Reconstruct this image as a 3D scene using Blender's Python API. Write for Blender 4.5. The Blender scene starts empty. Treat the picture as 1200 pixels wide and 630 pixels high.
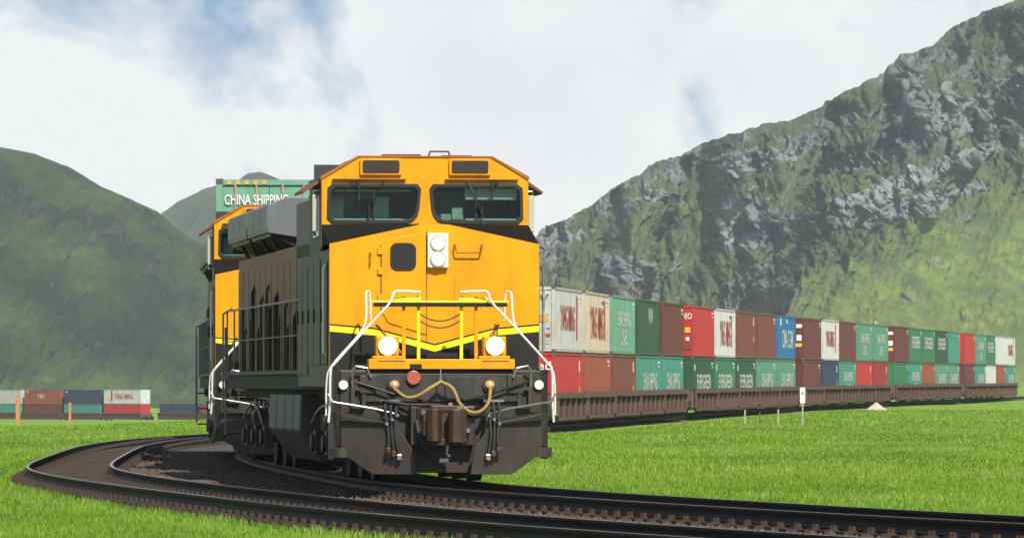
import bpy, bmesh, math, random
import numpy as np
from mathutils import Vector, Matrix
from mathutils.geometry import tessellate_polygon

random.seed(7); rng = np.random.default_rng(11)
scene = bpy.context.scene
col = scene.collection
R = math.radians

# ---------------------------------------------------------------- camera
CAM_H = 1.46
cam_d = bpy.data.cameras.new('camera'); cam = bpy.data.objects.new('camera', cam_d); col.objects.link(cam)
cam.location = (0, 0, CAM_H); cam.rotation_euler = (R(90), 0, 0)
cam_d.sensor_width = 36; cam_d.lens = 210; cam_d.shift_y = 0.1125
cam_d.clip_start = 1; cam_d.clip_end = 40000
scene.camera = cam
# ---------------------------------------------------------------- sky, sun, exposure
SUN_EL, SUN_AZ = 46, 21          # azimuth: degrees to the right of straight behind the camera
world = bpy.data.worlds.new('World'); scene.world = world; world.use_nodes = True
wn = world.node_tree; wn.nodes.clear(); wl = wn.links
def wnode(t, **k):
    n = wn.nodes.new(t)
    for a, b in k.items(): setattr(n, a, b)
    return n
out = wnode('ShaderNodeOutputWorld'); bg = wnode('ShaderNodeBackground'); bg.inputs['Strength'].default_value = 0.1
sky = wnode('ShaderNodeTexSky', sky_type='NISHITA'); sky.sun_disc = False
sun_dir = Vector((math.sin(R(SUN_AZ)) * math.cos(R(SUN_EL)), -math.cos(R(SUN_AZ)) * math.cos(R(SUN_EL)), math.sin(R(SUN_EL))))
sky.sun_elevation = R(SUN_EL); sky.sun_rotation = math.atan2(sun_dir.x, sun_dir.y)
sky.air_density = 1.0; sky.dust_density = 0.6; sky.ozone_density = 1.5
tc = wnode('ShaderNodeTexCoord'); mp = wnode('ShaderNodeMapping')
SKY_OFF = (6.211, 7.65, 6.9)
mp.inputs['Location'].default_value = SKY_OFF; mp.inputs['Scale'].default_value = (1, 1, 1.15)
wl.new(tc.outputs['Generated'], mp.inputs['Vector'])
n1 = wnode('ShaderNodeTexNoise'); n1.inputs['Scale'].default_value = 24; n1.inputs['Detail'].default_value = 9; n1.inputs['Roughness'].default_value = 0.55
n1.inputs['Distortion'].default_value = 0.25
wl.new(mp.outputs[0], n1.inputs['Vector'])
cover = wnode('ShaderNodeValToRGB'); cover.color_ramp.elements[0].position = 0.42; cover.color_ramp.elements[0].color = (.05, .05, .05, 1); cover.color_ramp.elements[1].position = 0.56
sx = wnode('ShaderNodeSeparateXYZ'); wl.new(tc.outputs['Generated'], sx.inputs[0])
hb = wnode('ShaderNodeValToRGB')            # broken cloud closes up towards the horizon, and is thinned overhead, out of view, to cut ambient light
he = hb.color_ramp.elements; he[0].position = 0.0; he[0].color = (.20, .20, .20, 1); he[1].position = 0.9; he[1].color = (0, 0, 0, 1)
for p_, v_ in ((.046, .20), (.064, .10), (.12, .07), (.35, .03)):
    e_ = he.new(p_); e_.color = (v_, v_, v_, 1)
wl.new(sx.outputs['Z'], hb.inputs['Fac'])
nsub = wnode('ShaderNodeMath', operation='SUBTRACT'); nsub.inputs[1].default_value = .05; wl.new(n1.outputs['Fac'], nsub.inputs[0])
nadd = wnode('ShaderNodeMath', operation='ADD'); wl.new(nsub.outputs[0], nadd.inputs[0]); wl.new(hb.outputs['Color'], nadd.inputs[1])
wl.new(nadd.outputs[0], cover.inputs['Fac'])
lift = wnode('ShaderNodeVectorMath', operation='ADD'); lift.inputs[1].default_value = (0, 0, .35); wl.new(tc.outputs['Generated'], lift.inputs[0])
lnorm = wnode('ShaderNodeVectorMath', operation='NORMALIZE'); wl.new(lift.outputs[0], lnorm.inputs[0]); wl.new(lnorm.outputs[0], sky.inputs['Vector'])
n2 = wnode('ShaderNodeTexNoise'); n2.inputs['Scale'].default_value = 9; n2.inputs['Detail'].default_value = 7; n2.inputs['Roughness'].default_value = 0.5
wl.new(mp.outputs[0], n2.inputs['Vector'])
ccol = wnode('ShaderNodeValToRGB')
ccol.color_ramp.elements[0].position = 0.36; ccol.color_ramp.elements[0].color = (0.64, 0.69, 0.72, 1)
ccol.color_ramp.elements[1].position = 0.56; ccol.color_ramp.elements[1].color = (0.94, 0.95, 0.95, 1)
wl.new(n2.outputs['Fac'], ccol.inputs['Fac'])
cmul = wnode('ShaderNodeVectorMath', operation='SCALE'); cmul.inputs['Scale'].default_value = 6.95
wl.new(ccol.outputs['Color'], cmul.inputs[0])
smul = wnode('ShaderNodeVectorMath', operation='MULTIPLY'); smul.inputs[1].default_value = (0.55, 0.92, 0.98)
wl.new(sky.outputs[0], smul.inputs[0])
cm = wnode('ShaderNodeMix', data_type='RGBA')
wl.new(cover.outputs['Color'], cm.inputs['Factor']); wl.new(smul.outputs[0], cm.inputs['A']); wl.new(cmul.outputs[0], cm.inputs['B'])
wl.new(cm.outputs['Result'], bg.inputs['Color']); wl.new(bg.outputs[0], out.inputs['Surface'])

sun_d = bpy.data.lights.new('sun', 'SUN'); sun_d.energy = 5.0; sun_d.angle = R(0.6); sun_d.color = (1.0, 0.95, 0.86)
sun = bpy.data.objects.new('sun', sun_d); col.objects.link(sun)
sun.rotation_euler = (-sun_dir).to_track_quat('-Z', 'Y').to_euler(); sun.location = (40, -40, 60)
scene.view_settings.view_transform = 'Standard'; scene.view_settings.look = 'None'
scene.view_settings.gamma = 1.0; scene.view_settings.exposure = 0.5; scene.view_settings.use_curve_mapping = False
scene.cycles.max_bounces = 6; scene.cycles.transparent_max_bounces = 8; scene.cycles.volume_bounces = 0

# ---------------------------------------------------------------- materials
MATS = {}
def mat(name, color, rough=0.6, metal=0.0, var=0.12, scale=3.0, bump=0.0, bscale=40.0, dirt=None, dirt_amt=0.0, coat=0.0, emit=0.0, spec=0.5):
    if name in MATS: return MATS[name]
    m = bpy.data.materials.new(name); m.use_nodes = True; nt = m.node_tree; L = nt.links
    b = nt.nodes['Principled BSDF']
    b.inputs['Roughness'].default_value = rough; b.inputs['Metallic'].default_value = metal
    b.inputs['Coat Weight'].default_value = coat; b.inputs['Specular IOR Level'].default_value = spec
    t = nt.nodes.new('ShaderNodeTexCoord')
    nz = nt.nodes.new('ShaderNodeTexNoise'); nz.inputs['Scale'].default_value = scale; nz.inputs['Detail'].default_value = 6
    nz.inputs['Roughness'].default_value = 0.62
    L.new(t.outputs['Object'], nz.inputs['Vector'])
    rp = nt.nodes.new('ShaderNodeValToRGB'); e = rp.color_ramp.elements
    c = color if emit else tuple(x * 0.80 for x in color)
    e[0].position = 0.3; e[0].color = tuple(max(0, x * (1 - var)) for x in c) + (1,)
    e[1].position = 0.7; e[1].color = tuple(min(1, x * (1 + var)) for x in c) + (1,)
    L.new(nz.outputs['Fac'], rp.inputs['Fac'])
    last = rp.outputs['Color']
    if dirt is not None:
        d = nt.nodes.new('ShaderNodeTexNoise'); d.inputs['Scale'].default_value = scale * 2.3; d.inputs['Detail'].default_value = 9
        d.inputs['Roughness'].default_value = 0.72
        mpp = nt.nodes.new('ShaderNodeMapping'); mpp.inputs['Scale'].default_value = (1, 1, 0.35)
        L.new(t.outputs['Object'], mpp.inputs['Vector']); L.new(mpp.outputs[0], d.inputs['Vector'])
        r2 = nt.nodes.new('ShaderNodeValToRGB'); r2.color_ramp.elements[0].position = 0.46; r2.color_ramp.elements[1].position = 0.72
        L.new(d.outputs['Fac'], r2.inputs['Fac'])
        mm = nt.nodes.new('ShaderNodeMath'); mm.operation = 'MULTIPLY'; mm.inputs[1].default_value = dirt_amt
        L.new(r2.outputs['Color'], mm.inputs[0])
        mx = nt.nodes.new('ShaderNodeMix'); mx.data_type = 'RGBA'
        L.new(mm.outputs[0], mx.inputs['Factor']); L.new(last, mx.inputs['A']); mx.inputs['B'].default_value = tuple(x * 0.8 for x in dirt) + (1,)
        last = mx.outputs['Result']
    L.new(last, b.inputs['Base Color'])
    if bump:
        bn = nt.nodes.new('ShaderNodeTexNoise'); bn.inputs['Scale'].default_value = bscale; bn.inputs['Detail'].default_value = 5
        L.new(t.outputs['Object'], bn.inputs['Vector'])
        bp = nt.nodes.new('ShaderNodeBump'); bp.inputs['Strength'].default_value = bump; bp.inputs['Distance'].default_value = 0.02
        L.new(bn.outputs['Fac'], bp.inputs['Height']); L.new(bp.outputs[0], b.inputs['Normal'])
    if emit:
        b.inputs['Emission Color'].default_value = tuple(color) + (1,); b.inputs['Emission Strength'].default_value = emit
    MATS[name] = m
    return m

def glass_mat(name, tint, mixf):
    m = bpy.data.materials.new(name); m.use_nodes = True; nt = m.node_tree; nt.nodes.clear(); L = nt.links
    o = nt.nodes.new('ShaderNodeOutputMaterial'); tr = nt.nodes.new('ShaderNodeBsdfTransparent'); tr.inputs['Color'].default_value = tint
    g = nt.nodes.new('ShaderNodeBsdfGlossy'); g.inputs['Roughness'].default_value = 0.03; g.inputs['Color'].default_value = (.9, .95, .95, 1)
    fr = nt.nodes.new('ShaderNodeFresnel'); fr.inputs['IOR'].default_value = 1.33
    mm = nt.nodes.new('ShaderNodeMath'); mm.operation = 'ADD'; mm.inputs[1].default_value = mixf
    L.new(fr.outputs[0], mm.inputs[0])
    mx = nt.nodes.new('ShaderNodeMixShader'); L.new(mm.outputs[0], mx.inputs[0]); L.new(tr.outputs[0], mx.inputs[1]); L.new(g.outputs[0], mx.inputs[2])
    L.new(mx.outputs[0], o.inputs[0]); return m

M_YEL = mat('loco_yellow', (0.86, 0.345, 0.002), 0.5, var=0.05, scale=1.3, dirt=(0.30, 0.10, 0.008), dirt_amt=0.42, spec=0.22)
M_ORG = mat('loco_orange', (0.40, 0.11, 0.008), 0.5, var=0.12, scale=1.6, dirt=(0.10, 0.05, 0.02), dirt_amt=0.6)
M_HOOD = mat('hood_orange_shaded', (0.20, 0.058, 0.006), 0.6, var=0.25, scale=2.2, dirt=(0.03, 0.02, 0.014), dirt_amt=0.8)  # the loco orange darkened to carry the flank's shade, plus real dirt
M_LIME = mat('stripe_lime', (0.85, 0.80, 0.01), 0.4, var=0.06, dirt=(0.4, 0.3, 0.02), dirt_amt=0.2)
M_BLK = mat('loco_black', (0.014, 0.013, 0.012), 0.5, var=0.25, scale=4, dirt=(0.035, 0.027, 0.02), dirt_amt=0.45, spec=.3)
M_NOSEBLK = mat('antiglare_black', (0.010, 0.008, 0.007), 0.85, var=0.25, dirt=(0.03, 0.018, 0.01), dirt_amt=0.3, spec=.1)
M_GRY = mat('loco_grey', (0.060, 0.054, 0.050), 0.6, var=0.2, scale=2, dirt=(0.03, 0.022, 0.017), dirt_amt=0.6)
M_LGRY = mat('radiator_grey', (0.13, 0.138, 0.155), 0.5, var=0.12, scale=2, dirt=(0.09, 0.09, 0.07), dirt_amt=0.5)
M_DGRY = mat('loco_dark_grey', (0.022, 0.020, 0.018), 0.6, var=0.2, scale=3, dirt=(0.11, 0.075, 0.05), dirt_amt=0.5)
M_PLOW = mat('plow_grey', (0.027, 0.022, 0.018), 0.5, var=0.35, scale=3, dirt=(0.075, 0.036, 0.018), dirt_amt=0.65, bump=0.15, bscale=9)
M_UNDER = mat('running_gear', (0.014, 0.012, 0.011), 0.8, var=0.3, scale=5, dirt=(0.04, 0.03, 0.022), dirt_amt=0.5)
M_RUST = mat('coupler_rust', (0.075, 0.036, 0.020), 0.55, metal=0.3, var=0.4, scale=9, dirt=(0.03, 0.02, 0.015), dirt_amt=0.7, bump=0.3, bscale=30)
M_RAILING = mat('railing_grey', (0.19, 0.185, 0.18), 0.5, var=0.2)
M_STEEL = mat('bright_steel', (0.50, 0.49, 0.47), 0.3, metal=0.9, var=0.15, scale=10)
M_WHITE = mat('white_paint', (0.78, 0.77, 0.74), 0.5, var=0.08, dirt=(0.35, 0.3, 0.24), dirt_amt=0.5, scale=8)
M_CREAM = mat('cream_panel', (0.50, 0.47, 0.38), 0.5, var=0.06, dirt=(0.3, 0.26, 0.2), dirt_amt=0.3)
M_HOSE = mat('yellow_hose', (0.30, 0.18, 0.03), 0.6, var=0.2, scale=8)
M_RUB = mat('rubber', (0.016, 0.016, 0.016), 0.7, var=0.2)
M_GASK = mat('window_gasket', (0.014, 0.014, 0.015), 0.5, var=0.2)
M_INT = mat('cab_inside', (0.035, 0.04, 0.04), 0.8, var=0.25, scale=2)
M_INTL = mat('cab_panel_light', (0.48, 0.54, 0.50), 0.7, var=0.2, scale=4)
M_RED = mat('red_reflector', (0.45, 0.10, 0.07), 0.35, var=0.2)
M_AMB = mat('amber_lens', (0.45, 0.26, 0.12), 0.4, var=0.15)
M_LAMP = mat('lamp_glow', (1.0, 0.95, 0.84), 0.3, var=0.0, emit=14.0)
M_REFL = mat('lamp_reflector_glow', (1.0, 0.72, 0.30), 0.25, var=0.0, emit=0.5)  # reflector ring emits by itself, painting the warm halo round the lamp
M_HEAD = mat('headlamp_glow', (1.0, 0.98, 0.88), 0.3, var=0.0, emit=4.0)
M_BROWN = mat('roof_brown', (0.16, 0.05, 0.025), 0.6, var=0.25, dirt=(0.05, 0.03, 0.02), dirt_amt=0.5)
M_SCREEN = mat('number_board', (0.045, 0.03, 0.025), 0.25, var=0.15)
M_PANE = glass_mat('windshield_glass', (0.72, 0.82, 0.80, 1), 0.0)
M_DPANE = mat('dark_glass', (0.02, 0.018, 0.018), 0.08, var=0.1)
M_WELL = mat('well_car_brown', (0.135, 0.058, 0.040), 0.75, var=0.25, scale=1.5, dirt=(0.07, 0.055, 0.045), dirt_amt=0.6)
M_WELLP = mat('well_car_panel', (0.06, 0.03, 0.02), 0.8, var=0.3, scale=2)
M_WELLD = mat('well_car_dark', (0.012, 0.009, 0.008), 0.85, var=0.3, scale=2)
M_CONFR = mat('container_casting', (0.09, 0.075, 0.06), 0.7, var=0.3, scale=3)

# ---------------------------------------------------------------- mesh helpers
def setp(o, label=None, cat=None, group=None, kind=None):
    if label: o['label'] = label
    if cat: o['category'] = cat
    if group: o['group'] = group
    if kind: o['kind'] = kind
    return o
def empty(name, loc=(0, 0, 0), rz=0.0):
    o = bpy.data.objects.new(name, None); o.empty_display_size = 0.3; o.location = loc; o.rotation_euler = (0, 0, rz); col.objects.link(o); return o
def link(name, me, material=None, parent=None, objmat=False):
    o = bpy.data.objects.new(name, me); col.objects.link(o)
    if parent is not None: o.parent = parent
    if material is not None:
        if objmat:
            if not me.materials: me.materials.append(material)
            o.material_slots[0].link = 'OBJECT'; o.material_slots[0].material = material
        elif not me.materials: me.materials.append(material)
    return o
def catmull(pts, n=6):
    P = [Vector(p) for p in pts]; out = []
    Q = [P[0] * 2 - P[1]] + P + [P[-1] * 2 - P[-2]]
    for i in range(1, len(Q) - 2):
        a, b, c, d = Q[i - 1], Q[i], Q[i + 1], Q[i + 2]
        for k in range(n):
            t = k / n
            out.append(0.5 * ((2 * b) + (c - a) * t + (2 * a - 5 * b + 4 * c - d) * t * t + (3 * b - a - 3 * c + d) * t ** 3))
    out.append(P[-1]); return out
class MB:
    def __init__(s): s.v = []; s.f = []
    def add(s, vs, fs):
        b = len(s.v); s.v += [tuple(v) for v in vs]; s.f += [tuple(i + b for i in f) for f in fs]; return s
    def box(s, x0, x1, y0, y1, z0, z1):
        vs = [(x, y, z) for z in (z0, z1) for y in (y0, y1) for x in (x0, x1)]
        return s.add(vs, [(0, 2, 3, 1), (4, 5, 7, 6), (0, 1, 5, 4), (2, 6, 7, 3), (0, 4, 6, 2), (1, 3, 7, 5)])
    def prism(s, poly, axis, a, b, holes=()):
        loops = [list(poly)] + [list(h) for h in holes]
        def p3(p, d): return (p[0], d, p[1]) if axis == 'y' else ((d, p[0], p[1]) if axis == 'x' else (p[0], p[1], d))
        tris = tessellate_polygon([[Vector((p[0], p[1], 0)) for p in l] for l in loops])
        flat = [p for l in loops for p in l]; n = len(flat)
        vs = [p3(p, a) for p in flat] + [p3(p, b) for p in flat]
        if not holes:
            fs = [tuple(range(n)), tuple(range(2 * n - 1, n - 1, -1))]
        else:
            fs = [tuple(t) for t in tris] + [tuple(i + n for i in reversed(t)) for t in tris]
        o = 0
        for l in loops:
            m = len(l)
            for i in range(m):
                j = (i + 1) % m; fs.append((o + i, o + j, o + j + n, o + i + n))
            o += m
        return s.add(vs, fs)
    def tube(s, pts, r, n=7, cap=True):
        P = [Vector(p) for p in pts]; rings = []
        up = None
        for i, p in enumerate(P):
            t = ((P[i + 1] - p) if i == 0 else (p - P[i - 1]) if i == len(P) - 1 else ((P[i + 1] - p).normalized() + (p - P[i - 1]).normalized()))
            t = t.normalized() if t.length > 1e-9 else Vector((0, 0, 1))
            if up is None: up = Vector((0, 0, 1)) if abs(t.z) < 0.9 else Vector((1, 0, 0))
            a = t.cross(up); a = a.normalized() if a.length > 1e-6 else t.orthogonal().normalized()
            b = a.cross(t).normalized(); up = b
            rr = r[i] if isinstance(r, (list, tuple)) else r
            rings.append([p + a * math.cos(2 * math.pi * k / n) * rr + b * math.sin(2 * math.pi * k / n) * rr for k in range(n)])
        vs = [v for rg in rings for v in rg]; fs = []
        for i in range(len(P) - 1):
            for k in range(n):
                k2 = (k + 1) % n; fs.append((i * n + k, i * n + k2, (i + 1) * n + k2, (i + 1) * n + k))
        if cap: fs += [tuple(reversed(range(n))), tuple((len(P) - 1) * n + k for k in range(n))]
        return s.add(vs, fs)
    def cyl(s, p0, p1, r, n=16, r2=None): return s.tube([p0, p1], [r, r if r2 is None else r2], n)
    def dome(s, c, d, r, n=14, depth=0.4):
        d = Vector(d).normalized(); c = Vector(c); pts = []; rs = []
        for k in range(6):
            a = math.pi / 2 * k / 5; pts.append(c + d * math.sin(a) * r * depth); rs.append(max(r * math.cos(a), 1e-3))
        return s.tube(pts, rs, n)
    def mesh(s, name, smooth=False):
        me = bpy.data.meshes.new(name); me.from_pydata(s.v, [], s.f)
        bm = bmesh.new(); bm.from_mesh(me); bmesh.ops.recalc_face_normals(bm, faces=bm.faces); bm.to_mesh(me); bm.free()
        if smooth:
            me.polygons.foreach_set('use_smooth', [True] * len(me.polygons))
            me.set_sharp_from_angle(angle=R(40))
        me.update(); return me
    def build(s, name, material, parent=None, bevel=0.0, smooth=False):
        o = link(name, s.mesh(name, smooth), material, parent)
        if bevel:
            m = o.modifiers.new('bevel', 'BEVEL'); m.width = bevel; m.segments = 2; m.limit_method = 'ANGLE'; m.angle_limit = R(35)
        return o
def rrect(x0, x1, z0, z1, r, n=4):
    out = []
    for cx, cz, a0 in ((x1 - r, z1 - r, 0), (x0 + r, z1 - r, 90), (x0 + r, z0 + r, 180), (x1 - r, z0 + r, 270)):
        for k in range(n + 1):
            a = R(a0 + 90 * k / n); out.append((cx + r * math.cos(a), cz + r * math.sin(a)))
    return out
def inset(poly, d):
    n = len(poly); cx = sum(p[0] for p in poly) / n; cz = sum(p[1] for p in poly) / n
    x0 = min(p[0] for p in poly); x1 = max(p[0] for p in poly); z0 = min(p[1] for p in poly); z1 = max(p[1] for p in poly)
    fx = (x1 - x0 - 2 * d) / (x1 - x0); fz = (z1 - z0 - 2 * d) / (z1 - z0); mx = (x0 + x1) / 2; mz = (z0 + z1) / 2
    return [(mx + (p[0] - mx) * fx, mz + (p[1] - mz) * fz) for p in poly]
def copy_tree(o, parent=None):
    c = o.copy(); col.objects.link(c)
    if parent is not None: c.parent = parent
    for ch in list(o.children): copy_tree(ch, c)
    return c
TEXT = {}
def text_mesh(body):
    if body in TEXT: return TEXT[body]
    cu = bpy.data.curves.new('lettering', 'FONT'); cu.body = body; cu.align_x = 'CENTER'; cu.align_y = 'CENTER'; cu.offset = 0.012
    cu.resolution_u = 2
    ob = bpy.data.objects.new('lettering', cu); col.objects.link(ob)
    dg = bpy.context.evaluated_depsgraph_get(); me = bpy.data.meshes.new_from_object(ob.evaluated_get(dg))
    bpy.data.objects.remove(ob); me.materials.clear()
    n = len(me.vertices); co = np.empty(n * 3); me.vertices.foreach_get('co', co); co = co.reshape(-1, 3)
    c = (co.max(0) + co.min(0)) / 2; ext = co.max(0) - co.min(0); co = (co - c) / np.array([ext[0], ext[1], 1])   # unit size
    me.vertices.foreach_set('co', co.ravel()); me.update()
    TEXT[body] = me; return me

# ---------------------------------------------------------------- noise (vectorised value-gradient noise)
def _h(ix, iy, seed):
    n = (ix.astype(np.int64) * 374761393 + iy.astype(np.int64) * 668265263 + seed * 1442695041) & 0xffffffff
    n = ((n ^ (n >> 13)) * 1274126177) & 0xffffffff
    n = (n ^ (n >> 16)) & 0xffffffff
    return n / 4294967295.0 * 2 * math.pi
def perlin(x, y, seed=0):
    ix = np.floor(x); iy = np.floor(y); fx = x - ix; fy = y - iy
    u = fx * fx * fx * (fx * (fx * 6 - 15) + 10); v = fy * fy * fy * (fy * (fy * 6 - 15) + 10)
    def g(dx, dy):
        a = _h(ix + dx, iy + dy, seed); return np.cos(a) * (fx - dx) + np.sin(a) * (fy - dy)
    a = g(0, 0) * (1 - u) + g(1, 0) * u; b = g(0, 1) * (1 - u) + g(1, 1) * u
    return (a * (1 - v) + b * v) * 1.5
def fbm(x, y, oct=5, seed=0, gain=0.5, lac=2.03):
    s = 0; a = 1.0; f = 1.0; t = 0
    for i in range(oct):
        s = s + a * perlin(x * f, y * f, seed + i * 17); t += a; a *= gain; f *= lac
    return s / t
def ridged(x, y, oct=5, seed=0, gain=0.5, lac=2.05):
    s = 0; a = 1.0; f = 1.0; t = 0; w = 1.0
    for i in range(oct):
        n = 1 - np.abs(perlin(x * f, y * f, seed + i * 13)); n = n * n * w; w = np.clip(n * 1.6, 0, 1)
        s = s + a * n; t += a; a *= gain; f *= lac
    return s / t
def sstep(a, b, x):
    t = np.clip((x - a) / (b - a), 0, 1); return t * t * (3 - 2 * t)

# ---------------------------------------------------------------- layout of the two tracks
def spline_fn(kz, kx):
    kz = np.array(kz, float); kx = np.array(kx, float); n = len(kz)
    h = np.diff(kz); A = np.zeros((n, n)); b = np.zeros(n); A[0, 0] = A[-1, -1] = 1
    for i in range(1, n - 1):
        A[i, i - 1] = h[i - 1]; A[i, i] = 2 * (h[i - 1] + h[i]); A[i, i + 1] = h[i]
        b[i] = 6 * ((kx[i + 1] - kx[i]) / h[i] - (kx[i] - kx[i - 1]) / h[i - 1])
    m = np.linalg.solve(A, b)
    def f(z):
        z = np.asarray(z, float); i = np.clip(np.searchsorted(kz, z) - 1, 0, n - 2)
        d = z - kz[i]; e = kz[i + 1] - z
        return (m[i] * e ** 3 + m[i + 1] * d ** 3) / (6 * h[i]) + (kx[i] / h[i] - m[i] * h[i] / 6) * e + (kx[i + 1] / h[i] - m[i + 1] * h[i] / 6) * d
    return f
YAW = R(7.0); FRONT = (-1.05, 88.6)
fA = spline_fn([36, 46, 57, 66, 76, 88.6, 98, 107, 118, 137, 165, 200, 235, 272, 330, 395, 483, 620, 760],
               [18, 13.0, 8.4, 5.0, 1.9, -1.06, -2.30, -3.30, -4.35, -5.55, -6.3, -5.3, -2.5, 1.5, 8.2, 16.8, 30, 51.2, 73.5])
fB = spline_fn([36, 46, 54, 60, 68, 79, 92, 104, 115, 125, 137, 165, 200, 235, 272, 330],
               [12.5, 7.3, 3.7, 1.5, -0.9, -3.40, -5.95, -7.66, -8.4, -8.85, -9.35, -10.0, -8.9, -6.1, -2.1, 4.6])
def zr(Y): return np.interp(Y, [0, 140, 272, 395, 483, 620, 900, 1600, 3000], [0, 0, -.36, -.15, 0, .13, .25, .3, .3])
def ground_z(X, Y):
    X = np.asarray(X, float); Y = np.asarray(Y, float)
    left = sstep(-4, -34, X) * sstep(150, 1150, Y)
    Yc = np.clip(Y, 40, 200); near = sstep(38, 44, Y) * sstep(200, 170, Y)
    ub = (X - fB(Yc)) * .975; ua = (X - fA(Yc)) * .975
    berm = near * (.105 * np.exp(-((ub + 1.30) / .26) ** 2) + .09 * np.exp(-((ua - 1.30) / .26) ** 2))
    return zr(Y) - 0.335 + berm - 6.0 * left + 0.035 * fbm(X / 7, Y / 18, 3, 5) * sstep(40, 70, Y) + 0.25 * fbm(X / 60, Y / 120, 3, 9) * sstep(250, 500, Y)

class Path:
    def __init__(s, f, z0, z1):
        s.Y = np.linspace(z0, z1, 6000); s.X = f(s.Y); d = np.hypot(np.diff(s.X), np.diff(s.Y)); s.S = np.concatenate([[0], np.cumsum(d)])
    def at(s, a): return float(np.interp(a, s.S, s.X)), float(np.interp(a, s.S, s.Y))
    def s_at_y(s, y): return float(np.interp(y, s.Y, s.S))
    def dir(s, a):
        x0, y0 = s.at(a - .3); x1, y1 = s.at(a + .3); v = Vector((x1 - x0, y1 - y0)); return v.normalized()
PA = Path(fA, 36, 760); PB = Path(fB, 36, 330)

# ================================================================= THE SETTING
# ground sheet -------------------------------------------------------------
def np_mesh(name, V, F):
    me = bpy.data.meshes.new(name); V = np.asarray(V, np.float32); F = np.asarray(F, np.int32); k = F.shape[1]
    me.vertices.add(len(V)); me.vertices.foreach_set('co', V.ravel())
    me.loops.add(F.size); me.loops.foreach_set('vertex_index', F.ravel())
    me.polygons.add(len(F)); me.polygons.foreach_set('loop_start', np.arange(0, F.size, k, dtype=np.int32))
    me.polygons.foreach_set('loop_total', np.full(len(F), k, np.int32)); me.update(calc_edges=True); return me
def grid_faces(nr, nc):
    i = np.arange(nr - 1)[:, None] * nc + np.arange(nc - 1)[None, :]
    return np.stack([i, i + 1, i + nc + 1, i + nc], -1).reshape(-1, 4)
def smooth_all(me): me.polygons.foreach_set('use_smooth', np.ones(len(me.polygons), bool))

def grass_ground_mat():
    m = bpy.data.materials.new('meadow'); m.use_nodes = True; nt = m.node_tree; L = nt.links; b = nt.nodes['Principled BSDF']
    b.inputs['Roughness'].default_value = 0.9; b.inputs['Specular IOR Level'].default_value = 0.15
    t = nt.nodes.new('ShaderNodeTexCoord')
    mp1 = nt.nodes.new('ShaderNodeMapping'); mp1.inputs['Scale'].default_value = (1, 0.25, 1); L.new(t.outputs['Object'], mp1.inputs[0])
    a = nt.nodes.new('ShaderNodeTexNoise'); a.inputs['Scale'].default_value = 0.35; a.inputs['Detail'].default_value = 8; a.inputs['Roughness'].default_value = 0.65
    L.new(mp1.outputs[0], a.inputs['Vector'])
    r = nt.nodes.new('ShaderNodeValToRGB'); e = r.color_ramp.elements
    e[0].position = 0.34; e[0].color = (0.10, 0.185, 0.014, 1); e[1].position = 0.66; e[1].color = (0.175, 0.275, 0.026, 1)
    L.new(a.outputs['Fac'], r.inputs['Fac']); L.new(r.outputs['Color'], b.inputs['Base Color'])
    c = nt.nodes.new('ShaderNodeTexNoise'); c.inputs['Scale'].default_value = 6; c.inputs['Detail'].default_value = 6; L.new(mp1.outputs[0], c.inputs['Vector'])
    bp = nt.nodes.new('ShaderNodeBump'); bp.inputs['Strength'].default_value = 0.5; bp.inputs['Distance'].default_value = 0.08
    L.new(c.outputs['Fac'], bp.inputs['Height']); L.new(bp.outputs[0], b.inputs['Normal']); return m
M_MEADOW = grass_ground_mat()
gx = np.concatenate([-np.geomspace(4000, 130, 26), np.linspace(-120, -34, 24), np.linspace(-32, 32, 385), np.linspace(34, 120, 24), np.geomspace(130, 4000, 26)])
gy = np.concatenate([np.linspace(-300, 30, 8), np.linspace(36, 150, 150), np.linspace(152, 320, 90), np.geomspace(325, 5300, 110)])
GX, GY = np.meshgrid(gx, gy); GZ = ground_z(GX, GY)
me = np_mesh('ground', np.stack([GX, GY, GZ], -1).reshape(-1, 3), grid_faces(len(gy), len(gx))); smooth_all(me); me.materials.append(M_MEADOW)
setp(link('ground', me), kind='structure')

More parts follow.
